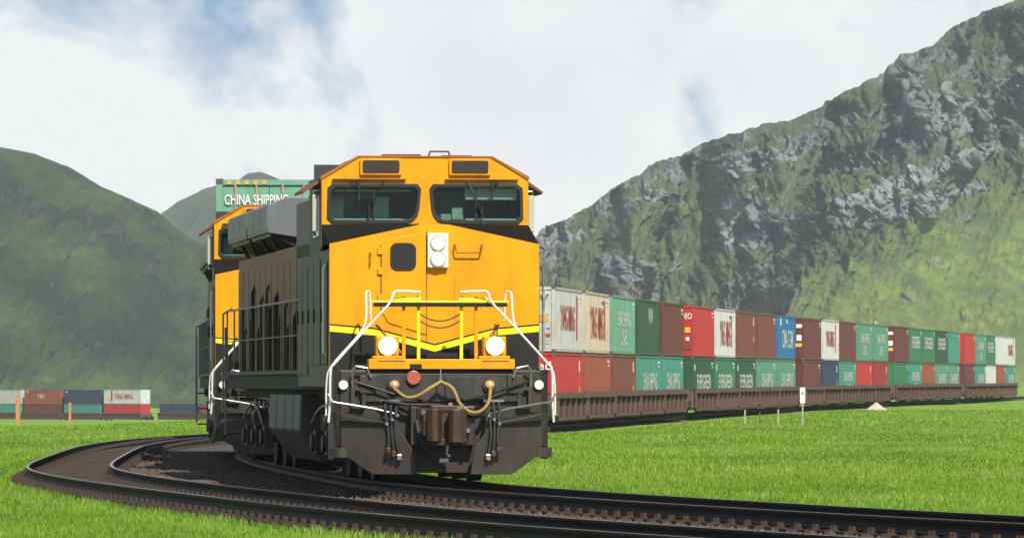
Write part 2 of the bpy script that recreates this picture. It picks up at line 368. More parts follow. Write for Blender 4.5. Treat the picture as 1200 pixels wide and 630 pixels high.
# mountains ----------------------------------------------------------------
def mountain_mat(name, rockA, rockB, grassA, grassB, dark):
    m = bpy.data.materials.new(name); m.use_nodes = True; nt = m.node_tree; L = nt.links; b = nt.nodes['Principled BSDF']
    b.inputs['Roughness'].default_value = 0.95; b.inputs['Specular IOR Level'].default_value = 0.1
    t = nt.nodes.new('ShaderNodeTexCoord'); at = nt.nodes.new('ShaderNodeAttribute'); at.attribute_name = 'cover'
    sp = nt.nodes.new('ShaderNodeSeparateColor'); L.new(at.outputs['Color'], sp.inputs[0])
    def nz(scale, vscale=(1, 1, 1), detail=8, rough=0.65):
        mpn = nt.nodes.new('ShaderNodeMapping'); mpn.inputs['Scale'].default_value = vscale; L.new(t.outputs['Object'], mpn.inputs[0])
        n = nt.nodes.new('ShaderNodeTexNoise'); n.inputs['Scale'].default_value = scale; n.inputs['Detail'].default_value = detail
        n.inputs['Roughness'].default_value = rough; L.new(mpn.outputs[0], n.inputs['Vector']); return n.outputs['Fac']
    def ramp(fac, p0, c0, p1, c1):
        r = nt.nodes.new('ShaderNodeValToRGB'); e = r.color_ramp.elements; e[0].position = p0; e[0].color = c0 + (1,); e[1].position = p1; e[1].color = c1 + (1,)
        L.new(fac, r.inputs['Fac']); return r.outputs['Color']
    def mix(f, a, c):
        x = nt.nodes.new('ShaderNodeMix'); x.data_type = 'RGBA'; L.new(f, x.inputs['Factor']); L.new(a, x.inputs['A']); L.new(c, x.inputs['B']); return x.outputs['Result']
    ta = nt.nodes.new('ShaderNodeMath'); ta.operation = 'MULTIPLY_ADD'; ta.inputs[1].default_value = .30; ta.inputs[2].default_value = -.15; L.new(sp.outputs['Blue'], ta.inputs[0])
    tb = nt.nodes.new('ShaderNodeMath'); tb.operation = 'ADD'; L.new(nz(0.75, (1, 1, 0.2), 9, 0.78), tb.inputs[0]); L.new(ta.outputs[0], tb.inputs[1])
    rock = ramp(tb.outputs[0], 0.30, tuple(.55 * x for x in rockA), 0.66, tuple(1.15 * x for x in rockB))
    gr = ramp(nz(0.16, (1, 1, 1), 9, .72), 0.36, grassA, 0.66, grassB)
    hea = ramp(nz(0.35, (1, 1, .7), 9, .78), 0.32, tuple(x * .4 for x in dark), 0.68, tuple(x * 1.9 for x in dark))
    lush = mix(sp.outputs['Green'], hea, gr)
    add = nt.nodes.new('ShaderNodeMath'); add.operation = 'ADD'; L.new(sp.outputs['Red'], add.inputs[0])
    s2 = nt.nodes.new('ShaderNodeMath'); s2.operation = 'MULTIPLY_ADD'; s2.inputs[1].default_value = 1.0; s2.inputs[2].default_value = -0.5
    L.new(nz(0.5, (1, 1, .45), 9, 0.75), s2.inputs[0]); L.new(s2.outputs[0], add.inputs[1])
    mask = ramp(add.outputs[0], 0.42, (0, 0, 0), 0.56, (1, 1, 1))
    L.new(mix(mask, lush, rock), b.inputs['Base Color'])
    bp = nt.nodes.new('ShaderNodeBump'); bp.inputs['Strength'].default_value = 0.5; bp.inputs['Distance'].default_value = 0.5
    L.new(nz(0.5, (1, 1, .6), 8, 0.7), bp.inputs['Height']); L.new(bp.outputs[0], b.inputs['Normal']); return m
def add_cover(me, red, green, tone=None):
    n = len(me.vertices); a = me.color_attributes.new('cover', 'FLOAT_COLOR', 'POINT')
    c = np.stack([red.ravel(), green.ravel(), np.full(n, .5) if tone is None else tone.ravel(), np.ones(n)], -1).astype(np.float32); a.data.foreach_set('color', c.ravel())
def sheet_normals(P):
    du = np.gradient(P, axis=1); dv = np.gradient(P, axis=0); n = np.cross(du, dv); n /= np.linalg.norm(n, axis=-1, keepdims=True) + 1e-9; return n
F_PX = 7000.0
def skyline_h(px, py, Yr): return (450 - py) / F_PX * Yr + CAM_H

def right_mountain():
    nu, nv, nb = 860, 500, 14
    PX = np.linspace(545, 1275, nu); Yf = 2450.0; X1 = (PX - 600) / F_PX * 2650
    skx = [500, 545, 590, 632, 650, 690, 720, 760, 800, 830, 880, 945, 985, 1010, 1030, 1060, 1090, 1115, 1150, 1185, 1230, 1300, 1400]
    sky_ = [345, 322, 296, 272, 262, 243, 218, 197, 180, 166, 150, 134, 110, 98, 88, 66, 55, 32, 16, 2, -25, -60, -90]
    sk = np.interp(PX, skx, sky_) + 6 * fbm(PX / 26, PX * 0, 5, 19, .62)
    t = np.linspace(0, 1, nv)[:, None]
    px = np.broadcast_to(PX, (nv, nu)); py = 452 - t * (452 - sk)[None, :]          # rough elevation picture used only to lay out crags and turf
    wx = px + 22 * fbm(px / 70, py / 90, 4, 3); wy = py + 26 * fbm(px / 60, py / 90, 5, 8, .6)
    def zone(x0, x1, xs, lo, hi, soft=10):
        l = np.interp(wx, xs, lo); h = np.interp(wx, xs, hi)
        return sstep(x0 - 18, x0 + 18, wx) * sstep(x1 + 18, x1 - 18, wx) * sstep(l + soft, l - soft, wy) * sstep(h - soft, h + soft, wy)
    K = np.zeros_like(px)
    K = np.maximum(K, zone(935, 1500, [930, 1000, 1050, 1100, 1150, 1200, 1300], [262, 268, 246, 240, 212, 178, 130], [150, 138, 128, 112, 100, 74, 20]))
    K = np.maximum(K, zone(835, 955, [830, 870, 910, 955], [335, 372, 345, 262], [215, 205, 176, 150]))
    K = np.maximum(K, .85 * zone(985, 1130, [980, 1040, 1130], [262, 258, 250], [205, 196, 190]))
    K = np.maximum(K, .9 * sstep(.02, .16, fbm(px / 60, py / 75, 4, 33, .5)) * sstep(.22, .40, t) * sstep(1000, 880, px))
    K = np.maximum(K, .85 * sstep(-.12, .10, fbm(px / 60, py / 26, 4, 35, .55)) * sstep(.74, .88, t))
    K = np.maximum(K, .6 * sstep(.22, .42, fbm((px + py * .9) / 60, (py - px * .55) / 18, 4, 37, .55)) * sstep(.12, .25, t) * sstep(900, 960, px))
    strat = sstep(-.20, .02, fbm(px / 210, (py + .30 * px) / 26, 3, 38, .45))
    K = K * (.38 + .62 * strat)
    K = np.clip(K, 0, 1)
    inc = 1.75 * (1 - K) + .22 * K
    ridge_m = 0.0
    def billow(x, y, oct, seed, gain=.55):
        q = 0; a_ = 1.0; f_ = 1.0; tt = 0
        for i in range(oct): q = q + a_ * np.abs(perlin(x * f_, y * f_, seed + 11 * i)); tt += a_; a_ *= gain; f_ *= 2.1
        return q / tt
    for it in range(2):
        Yr_ = Yf + 230 if it == 0 else Yr
        pr = 600 + X1 * F_PX / Yr_
        H = (450 - (np.interp(pr, skx, sky_) + 6 * fbm(pr / 26, pr * 0, 5, 19, .62))) / F_PX * Yr_ + CAM_H + 5
        hh = t * H[None, :] - 5
        dh = np.diff(hh, axis=0, prepend=hh[:1])
        D = np.cumsum(dh * inc, axis=0)
        # sideways smoothing keeps neighbouring columns together
        for _ in range(3): D = (np.roll(D, 6, 1) + np.roll(D, -6, 1) + D) / 3 if False else D
        ker = np.exp(-np.linspace(-2, 2, 25) ** 2); ker /= ker.sum(); Dp = np.pad(D, ((0, 0), (12, 12)), mode='edge')
        D = sum(ker[j] * Dp[:, j:j + nu] for j in range(25))
        amp = sstep(.0, .22, t)
        # main buttress (leans down to the left) and secondary spurs
        cx = np.interp(py, [130, 160, 250, 370, 452], [985, 955, 905, 862, 830]); u = (wx - cx)
        butt = np.where(u < 0, np.exp(-(u / 85) ** 2), np.exp(-(u / 34) ** 2)) * sstep(130, 175, py)
        cx2 = np.interp(py, [60, 150, 240, 330], [1130, 1085, 1040, 1000]); u2 = wx - cx2
        butt2 = np.where(u2 < 0, np.exp(-(u2 / 40) ** 2), np.exp(-(u2 / 75) ** 2)) * sstep(60, 120, py) * sstep(400, 180, py)
        cx3 = np.interp(py, [190, 280, 380], [800, 755, 720]); u3 = wx - cx3
        butt3 = np.where(u3 < 0, np.exp(-(u3 / 60) ** 2), np.exp(-(u3 / 30) ** 2)) * sstep(190, 230, py)
        spn = .8 - 1.6 * billow((px + .42 * py) / 80, py / 340, 4, 31, .5)
        gully = 0
        for gy_, gx_, w_, d_ in (([120, 170, 300, 380], [985, 962, 934, 872], 9, 30), ([55, 110, 190, 240], [1118, 1142, 1128, 1100], 8, 24), ([185, 280, 395], [806, 772, 752], 8, 26), ([215, 330, 400], [722, 694, 680], 8, 22),
                                 ([150, 220, 300], [884, 868, 846], 6, 18), ([95, 160, 235], [1040, 1030, 1002], 6, 18), ([245, 320, 400], [655, 648, 640], 8, 18), ([10, 90, 180], [1185, 1188, 1170], 8, 24)):
            cg = np.interp(py, gy_, gx_) + 7 * fbm(py / 26, py * 0 + d_, 3, 91); gully = gully + 1.2 * d_ * np.exp(-np.abs(px - cg) / (w_ * 1.7)) * sstep(gy_[0] - 5, gy_[0] + 25, py) * sstep(gy_[-1] + 10, gy_[-1] - 30, py)
        Y = Yf + D + amp * gully - amp * (butt * 52 + butt2 * 34 + butt3 * 38 + spn * 40 * (1 - .7 * sstep(-30, 30, py - np.interp(px, [640, 860, 960, 1050, 1200, 1300], [400, 372, 325, 272, 215, 180]))))
        Yr = Y[-1]
    P = np.stack([np.broadcast_to(X1, Y.shape), Y, hh], -1)
    N = sheet_normals(P); N[N[..., 1] > 0] *= -1
    wX = P[..., 0] + .22 * hh + 1.6 * fbm(px / 22, py / 22, 3, 51); wZ = hh + 2.5 * fbm(px / 22, py / 40, 3, 52)
    crag = billow(wX / 15, wZ / 60, 5, 41, .58) - .28
    stri = billow(wX / 4.2, wZ / 26, 4, 45, .65) - .28
    ledge = fbm(wX / 34, (wZ + .25 * wX) / 5.5, 5, 46, .6)
    grit = fbm(wX / 1.5, wZ / 1.9, 3, 48, .6)
    tuss = fbm(wX / 6, wZ / 3.0, 5, 49, .6)
    streak = fbm((wX + .6 * wZ) / 22, (wZ - .55 * wX) / 6.5, 5, 50, .6)
    edge = .30 + .70 * sstep(1.0, .95, t)
    ap = sstep(-30, 30, py - np.interp(px, [640, 860, 960, 1050, 1200, 1300], [400, 372, 325, 272, 215, 180]))
    d = (crag * (.4 + 8 * (1 - ap) + 12 * K) + stri * (1.8 * (1 - ap) + 5.0 * K) + ledge * 1.8 * K + grit * (.4 + .9 * K) + tuss * (.8 + .3 * K) + streak * 1.8 * (1 - K)) * amp * edge
    P = P + N * d[..., None]
    # back slope
    last = P[-1]; rows = [P]
    for k in range(1, nb + 1): rows.append((last + np.array([0, 45.0 * k, -2.2 * k - .5 * k * k]))[None])
    P = np.concatenate(rows, 0)
    N2 = sheet_normals(P); sl = 1 - np.abs(N2[..., 2])
    K2 = np.concatenate([K] + [K[-1:]] * nb, 0); px2 = np.concatenate([px] + [px[-1:]] * nb, 0); py2 = np.concatenate([py] + [py[-1:]] * nb, 0); t2 = np.concatenate([np.broadcast_to(t, px.shape)] + [np.ones((1, nu))] * nb, 0)
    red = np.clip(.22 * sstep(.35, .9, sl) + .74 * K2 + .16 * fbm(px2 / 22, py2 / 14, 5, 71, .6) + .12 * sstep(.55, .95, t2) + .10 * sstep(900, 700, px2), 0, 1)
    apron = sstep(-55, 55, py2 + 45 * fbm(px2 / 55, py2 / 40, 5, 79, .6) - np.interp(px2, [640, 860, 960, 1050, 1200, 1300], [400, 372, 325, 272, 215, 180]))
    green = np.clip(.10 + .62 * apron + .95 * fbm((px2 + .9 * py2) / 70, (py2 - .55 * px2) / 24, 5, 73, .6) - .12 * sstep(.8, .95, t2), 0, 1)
    me = np_mesh('mountain_right', P.reshape(-1, 3), grid_faces(nv + nb, nu)); smooth_all(me)
    def blob(cx_, cy_, rx, ry, tilt=0.0):
        dx = px2 - cx_; dy = py2 - cy_; dx = dx + tilt * dy; return np.exp(-((dx / rx) ** 2 + (dy / ry) ** 2))
    tone = np.clip(.53 + .5 * fbm(px2 / 60, py2 / 60, 4, 77, .6) + .34 * blob(1030, 228, 70, 32) + .3 * blob(846, 250, 16, 60, .3) + .2 * blob(1100, 205, 60, 28) - .55 * blob(905, 285, 34, 75, .4) - .5 * blob(1010, 165, 80, 30) - .35 * blob(1150, 60, 80, 50), 0, 1)  # centre buttress: lit left edge and shaded right face painted into rock tone
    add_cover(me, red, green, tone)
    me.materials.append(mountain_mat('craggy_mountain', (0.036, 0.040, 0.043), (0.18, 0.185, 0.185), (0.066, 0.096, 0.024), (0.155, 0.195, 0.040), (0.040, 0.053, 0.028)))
    setp(link('mountain_right', me), kind='structure'); return P
PR = right_mountain()

def left_mountain():
    nu, nv = 520, 380
    U = np.linspace(-260, 10, nu); Yr = np.full(nu, 2500.0) + .3 * (U + 150)
    px = 600 + U * F_PX / Yr
    skx = [-250, -120, -60, 0, 40, 80, 120, 160, 185, 210, 235, 260, 300, 400, 500, 640]
    sky_ = [150, 140, 152, 167, 175, 190, 214, 232, 243, 265, 281, 300, 328, 390, 430, 452]
    Ht = skyline_h(px, np.interp(px, skx, sky_), Yr) + 7
    v = np.linspace(0, 1.12, nv); UU, VV = np.meshgrid(U, v)
    q = np.clip(VV + .06 * fbm(UU / 60, VV * 3, 4, 121) * sstep(0, .2, VV) * sstep(1.02, .85, VV), 0, 1.2)
    prof = np.interp(q, [0, .2, .45, .7, .9, 1, 1.12], [0, .16, .42, .72, .94, 1, .95])
    Y = 1850 + (Yr - 1850)[None, :] * VV; Z = Ht[None, :] * prof - 9
    P = np.stack([UU, Y, Z], -1); amp = sstep(0, .2, VV)
    sp = ridged((UU - VV * 90) / 95, VV * 1.3 + UU / 300, 3, 131) - .5
    P[..., 1] -= sp * 55 * amp * sstep(1.1, .9, VV)
    N = sheet_normals(P); N[N[..., 1] > 0] *= -1
    c = fbm(UU / 26, P[..., 2] / 20, 6, 141, .55); f2 = ridged(UU / 8, P[..., 2] / 7, 5, 143, .6) - .45
    wl_ = UU - .25 * P[..., 2]
    gl = np.abs(perlin(wl_ / 24, P[..., 2] / 90, 147)) + .5 * np.abs(perlin(wl_ / 10, P[..., 2] / 40, 148)) + .25 * np.abs(perlin(wl_ / 4.5, P[..., 2] / 16, 149))
    g3 = fbm(UU / 2.2, P[..., 2] / 1.8, 4, 150, .65)
    P += N * ((c * 7 + f2 * 2.6 + gl * 10 + g3 * 1.1) * amp * (.05 + .95 * sstep(1, .75, VV)))[..., None]
    N2 = sheet_normals(P); sl = 1 - np.abs(N2[..., 2])
    red = np.clip(sstep(.45, .8, sl) * .55 + .35 * fbm(UU / 12, VV * 22, 5, 151, .6) + .05, 0, 1)
    green = np.clip(.22 + 1.0 * fbm((UU + VV * 60) / 45, VV * 6, 4, 153) + .3 * sstep(.4, .1, VV), 0, 1)  # greener low down: sunlit turf painted into the cover
    me = np_mesh('mountain_left', P.reshape(-1, 3), grid_faces(nv, nu)); smooth_all(me); add_cover(me, red, green)
    me.materials.append(mountain_mat('left_mountain_shaded', (0.03, 0.034, 0.036), (0.09, 0.095, 0.095), (0.034, 0.058, 0.020), (0.10, 0.14, 0.03), (0.013, 0.022, 0.015)))  # dark cover colour carries the shade lying over this slope
    setp(link('mountain_left', me), kind='structure')
left_mountain()

def far_mountain():
    nu, nv = 220, 90
    U = np.linspace(-490, 70, nu); Yr = np.full(nu, 4500.0); px = 600 + U * F_PX / Yr
    skx = [-160, 0, 120, 197, 208, 222, 240, 262, 280, 290, 304, 318, 332, 350, 380, 430, 520, 720]
    sky_ = [420, 380, 300, 244, 236, 229, 220, 214, 211, 203, 200, 205, 212, 222, 240, 280, 340, 440]
    Ht = skyline_h(px, np.interp(px, skx, sky_), Yr); v = np.linspace(0, 1.12, nv); UU, VV = np.meshgrid(U, v)
    prof = np.interp(VV, [0, .3, .7, 1, 1.12], [0, .25, .7, 1, .95])
    P = np.stack([UU, 3700 + 800 * VV, (Ht[None, :] + 9) * prof - 9], -1)
    N = sheet_normals(P); N[N[..., 1] > 0] *= -1
    P += N * ((ridged(UU / 45, P[..., 2] / 40, 5, 241) - .5) * 16 * sstep(0, .2, VV) * (.12 + .88 * sstep(1, .9, VV)))[..., None]
    me = np_mesh('mountain_far', P.reshape(-1, 3), grid_faces(nv, nu)); smooth_all(me)
    add_cover(me, np.clip(.5 + fbm(UU / 60, P[..., 2] / 50, 4, 251), 0, 1), np.clip(.3 + fbm(UU / 90, VV * 4, 3, 253), 0, 1))
    me.materials.append(mountain_mat('distant_mountain', (0.03, 0.034, 0.034), (0.09, 0.095, 0.09), (0.035, 0.055, 0.025), (0.06, 0.08, 0.03), (0.02, 0.03, 0.02)))
    setp(link('mountain_far', me), kind='structure')
far_mountain()

# haze ---------------------------------------------------------------------
hz = MB().box(-4050, 4050, -310, 5350, -11, 330).mesh('haze')
hm = bpy.data.materials.new('haze_air'); hm.use_nodes = True; nt = hm.node_tree; nt.nodes.clear()
o_ = nt.nodes.new('ShaderNodeOutputMaterial'); pv = nt.nodes.new('ShaderNodeVolumePrincipled')
pv.inputs['Density'].default_value = 6.0e-5; pv.inputs['Color'].default_value = (0.90, 0.95, 1.0, 1); pv.inputs['Anisotropy'].default_value = 0.0
nt.links.new(pv.outputs[0], o_.inputs['Volume'])
setp(link('haze', hz, hm), kind='stuff')

# tracks -------------------------------------------------------------------
M_RAIL = mat('rail_dark_steel', (0.009, 0.0075, 0.007), 0.7, var=0.35, scale=6, dirt=(0.03, 0.016, 0.009), dirt_amt=0.5, spec=0.2)
M_RAILTOP = mat('rail_polished_top', (0.30, 0.28, 0.26), 0.28, metal=0.9, var=0.2, scale=4)
M_SLEEP = mat('sleeper_wood', (0.045, 0.029, 0.02), 0.9, var=0.35, scale=5, bump=0.4, bscale=25, dirt=(0.10, 0.055, 0.032), dirt_amt=0.6)
M_BALL = mat('ballast_bed', (0.034, 0.025, 0.020), 0.95, var=0.45, scale=7, bump=0.9, bscale=22, dirt=(0.15, 0.085, 0.055), dirt_amt=0.6)
M_STONE = mat('ballast_stones', (0.075, 0.055, 0.045), 0.9, var=0.5, scale=4, dirt=(0.20, 0.115, 0.08), dirt_amt=0.6)
M_CLIP = mat('tie_plate', (0.055, 0.03, 0.018), 0.7, metal=0.2, var=0.3, scale=8)
def ribbon_pts(path, s, off, dz):
    X = np.interp(s, path.S, path.X); Y = np.interp(s, path.S, path.Y)
    tx = np.gradient(X); ty = np.gradient(Y); l = np.hypot(tx, ty); nx, ny = ty / l, -tx / l      # right of the travel direction (away)
    return np.stack([X + nx * off, Y + ny * off, zr(Y) + dz], -1)
def ribbon(name, path, s, prof, material, parent=None, closed=False, kind=None):
    rows = [ribbon_pts(path, s, o, d) for o, d in prof]
    if closed: rows.append(rows[0])
    V = np.stack(rows, 1); n = V.shape[0]; k = V.shape[1]
    me = np_mesh(name, V.reshape(-1, 3), grid_faces(n, k)); me.materials.append(material)
    bm = bmesh.new(); bm.from_mesh(me); bmesh.ops.recalc_face_normals(bm, faces=bm.faces); bm.to_mesh(me); bm.free()
    o = link(name, me, parent=parent)
    if kind: o['kind'] = kind
    return o
railprof = [(-.035, 0), (.035, 0), (.037, -.012), (.037, -.035), (.012, -.05), (.009, -.14), (.07, -.158), (.07, -.172), (-.07, -.172), (-.07, -.158), (-.009, -.14), (-.012, -.05), (-.037, -.035), (-.037, -.012)]
sl_mesh = MB().prism([(-1.02, -.12), (-1.02, .12), (1.02, .12), (1.02, -.12)], 'z', -.335, -.185).mesh('sleeper')
def make_track(path, label, s_end_sleep, ball_off, other):
    t = empty('railway_track'); setp(t, label, 'railway track', kind='structure')
    s = np.concatenate([np.arange(0, 140, .5), np.arange(140, path.S[-1], 2.5)])
    for g in (-.753, .753):
        ribbon('rail', path, s, [(g + a, b) for a, b in railprof], M_RAIL, t, closed=True)
    for g in (-.753, .753):
        rr = ribbon('rail_running_surface', path, s, [(g - .026, .0015), (g + .026, .0015)], M_RAILTOP, t)
    a, b = ball_off
    s2 = np.concatenate([np.arange(0, 120, .25), np.arange(120, path.S[-1], 2.0)])
    prof = [(a - .18, -.50), (a, -.30)] + [(x, -.245) for x in np.linspace(a + .2, b - .2, 9)] + [(b, -.30), (b + .18, -.50)]
    bo = ribbon('ballast', path, s2, prof, M_BALL, t)
    co = np.empty(len(bo.data.vertices) * 3); bo.data.vertices.foreach_get('co', co); co = co.reshape(-1, 3)
    co[:, 2] += .03 * fbm(co[:, 0] * 1.4, co[:, 1] * 1.4, 3, 301 + int(a * 10)); bo.data.vertices.foreach_set('co', co.ravel()); bo.data.update()
    # sleepers
    pos = np.arange(2, s_end_sleep, .56); cl = MB()
    for i, sv in enumerate(pos):
        x, y = path.at(sv); d = path.dir(sv); ang = math.atan2(d.y, d.x) - math.pi / 2
        o = link('sleeper', sl_mesh, M_SLEEP, t); o.location = (x + random.uniform(-.02, .02), y, float(zr(y)) + random.uniform(-.008, .004)); o.rotation_euler = (0, 0, ang + random.uniform(-.012, .012))
        for g in (-.753, .753):
            cx, cy = x + d.y * g, y - d.x * g
            def bx(u0, u1, w0, w1, z0, z1):
                vs = [(cx + d.y * u + d.x * w, cy - d.x * u + d.y * w, z) for z in (z0, z1) for w in (w0, w1) for u in (u0, u1)]
                cl.add(vs, [(0, 2, 3, 1), (4, 5, 7, 6), (0, 1, 5, 4), (2, 6, 7, 3), (0, 4, 6, 2), (1, 3, 7, 5)])
            bx(-.18, .18, -.09, .09, -.186, -.172)
            for e in (-1, 1):
                bx(e * .10 - .022, e * .10 + .022, -.06, -.03, -.172, -.125); bx(e * .10 - .022, e * .10 + .022, .03, .06, -.172, -.125)
    o = cl.build('rail_fastenings', M_CLIP, t); o['kind'] = 'stuff'
    # loose stones
    n = 34000; ss = rng.uniform(4, 120, n); u = rng.uniform(a - .08, b + .08, n)
    X = np.interp(ss, path.S, path.X); Y = np.interp(ss, path.S, path.Y); X2 = np.interp(ss + .1, path.S, path.X); Y2 = np.interp(ss + .1, path.S, path.Y)
    l = np.hypot(X2 - X, Y2 - Y); nx, ny = (Y2 - Y) / l, -(X2 - X) / l
    zz = np.interp(u, [a - .18, a, a + .2, b - .2, b, b + .18], [-.52, -.30, -.245, -.245, -.30, -.52])
    keep = (np.abs(np.abs(u) - .753) > .09)
    C = np.stack([X + nx * u, Y + ny * u, zr(Y) + zz + .012], -1)[keep]
    base = np.array([(1, 0, 0), (-1, 0, 0), (0, 1, 0), (0, -1, 0), (0, 0, 1), (0, 0, -1)], float)
    tri = np.array([(0, 2, 4), (2, 1, 4), (1, 3, 4), (3, 0, 4), (2, 0, 5), (1, 2, 5), (3, 1, 5), (0, 3, 5)])
    m = len(C); sz = rng.uniform(.018, .046, (m, 1, 1)); jit = rng.uniform(.6, 1.25, (m, 6, 3)); an = rng.uniform(0, 6.28, m); ca, sa = np.cos(an), np.sin(an)
    V = base[None] * jit * sz + rng.normal(0, .25, (m, 6, 3)) * sz; V[..., 2] *= .8
    Vx = V[..., 0] * ca[:, None] - V[..., 1] * sa[:, None]; Vy = V[..., 0] * sa[:, None] + V[..., 1] * ca[:, None]
    V = np.stack([Vx, Vy, V[..., 2]], -1) + C[:, None]
    F = (tri[None] + (np.arange(m) * 6)[:, None, None]).reshape(-1, 3)
    me = np_mesh('ballast_stones', V.reshape(-1, 3), F); me.materials.append(M_STONE)
    o = link('ballast_stones', me, parent=t); o['kind'] = 'stuff'
    return t
make_track(PA, 'railway track carrying the yellow locomotives and container train', 95, (-2.7, .93), None)
make_track(PB, 'empty railway track curving in front of the locomotive at far left', 150, (-.93, 2.7), None)

# grass --------------------------------------------------------------------
def grass():
    def dist_ok(X, Y):
        ok = np.ones(len(X), bool)
        for P_, lo, hi in ((PA, -2.75, .93), (PB, -.93, 2.75)):
            xc = np.interp(Y, P_.Y, P_.X, left=1e6, right=1e6); dx = np.interp(Y + .5, P_.Y, P_.X) - np.interp(Y - .5, P_.Y, P_.X)
            u = (X - xc) * np.cos(np.arctan(dx)); ok &= ~((u > lo) & (u < hi))
        xa = fA(np.clip(Y, 40, 140)); xb = fB(np.clip(Y, 40, 140))
        ok &= ~((X > xb) & (X < xa) & (Y < 150))
        return ok
    VV, FF, CC = [], [], []; base = 0
    for y0, y1, dens, hgt, wid in ((46, 62, 300, .085, .011), (62, 85, 230, .085, .012), (85, 120, 120, .09, .017), (120, 190, 48, .10, .028), (190, 300, 16, .11, .05), (300, 420, 5, .12, .08)):
        hw = .0857 * y1 + 2.5; n = int(dens * (y1 - y0) * 2 * hw)
        X = rng.uniform(-hw, hw, n); Y = rng.uniform(y0, y1, n)
        keep = dist_ok(X, Y) & (np.abs(X) < .0857 * Y + 2.2)
        if y1 > 200: keep &= ((X < fA(Y) - 1.0) & (X < -.03 * Y)) | (X > fA(Y) + 2.6)
        X, Y = X[keep], Y[keep]; n = len(X)
        patch = .6 * fbm(X / 1.6, Y / 4.5, 3, 411) + .8 * fbm(X / 6, Y / 22, 3, 415); h = hgt * rng.uniform(.4, 1.25, n) * (1 + .7 * patch)
        an = rng.uniform(0, 2 * math.pi, n); w = wid * rng.uniform(.5, 1.15, n) * .5
        lean = h * rng.uniform(.1, .75, n); la = rng.uniform(0, 2 * math.pi, n)
        Z = ground_z(X, Y)
        dx, dy = np.cos(an) * w, np.sin(an) * w
        b0 = np.stack([X - dx, Y - dy, Z - .01], -1); b1 = np.stack([X + dx, Y + dy, Z - .01], -1)
        m0 = np.stack([X + np.cos(la) * lean * .3 - dx * .8, Y + np.sin(la) * lean * .3 - dy * .8, Z + h * .6], -1)
        m1 = np.stack([X + np.cos(la) * lean * .3 + dx * .8, Y + np.sin(la) * lean * .3 + dy * .8, Z + h * .6], -1)
        tp = np.stack([X + np.cos(la) * lean, Y + np.sin(la) * lean, Z + h], -1)
        V = np.stack([b0, b1, m1, m0, tp], 1).reshape(-1, 3)
        i = base + np.arange(n)[:, None] * 5
        F = np.concatenate([i + np.array([[0, 1, 2]]), i + np.array([[0, 2, 3]]), i + np.array([[3, 2, 4]])], 0)
        c = np.clip(.5 + .85 * patch + rng.normal(0, .17, n), 0, 1)
        VV.append(V); FF.append(F); CC.append(np.repeat(c, 5)); base += n * 5
    me = np_mesh('grass', np.concatenate(VV), np.concatenate(FF)); c = np.concatenate(CC)
    a = me.color_attributes.new('tone', 'FLOAT_COLOR', 'POINT'); a.data.foreach_set('color', np.stack([c, c, c, np.ones_like(c)], -1).astype(np.float32).ravel())
    m = bpy.data.materials.new('grass_blades'); m.use_nodes = True; nt = m.node_tree; L = nt.links; b = nt.nodes['Principled BSDF']
    at = nt.nodes.new('ShaderNodeAttribute'); at.attribute_name = 'tone'; r = nt.nodes.new('ShaderNodeValToRGB'); e = r.color_ramp.elements
    e[0].position = 0; e[0].color = (0.095, 0.195, 0.014, 1); e[1].position = 1; e[1].color = (0.25, 0.34, 0.05, 1)
    e2 = e.new(.5); e2.color = (0.175, 0.30, 0.024, 1); e3 = e.new(.93); e3.color = (0.235, 0.335, 0.045, 1); e[-1].color = (0.26, 0.33, 0.07, 1)
    L.new(at.outputs['Color'], r.inputs['Fac']); L.new(r.outputs['Color'], b.inputs['Base Color']); b.inputs['Roughness'].default_value = .55
    b.inputs['Specular IOR Level'].default_value = .25
    tl = nt.nodes.new('ShaderNodeBsdfTranslucent'); L.new(r.outputs['Color'], tl.inputs['Color'])
    mx = nt.nodes.new('ShaderNodeMixShader'); mx.inputs[0].default_value = .35; L.new(b.outputs[0], mx.inputs[1]); L.new(tl.outputs[0], mx.inputs[2])
    L.new(mx.outputs[0], nt.nodes['Material Output'].inputs[0]); me.materials.append(m)
    setp(link('grass', me), 'bright green meadow grass on both sides of the tracks', 'grass', kind='stuff')
    print('grass tris', len(me.polygons))
grass()

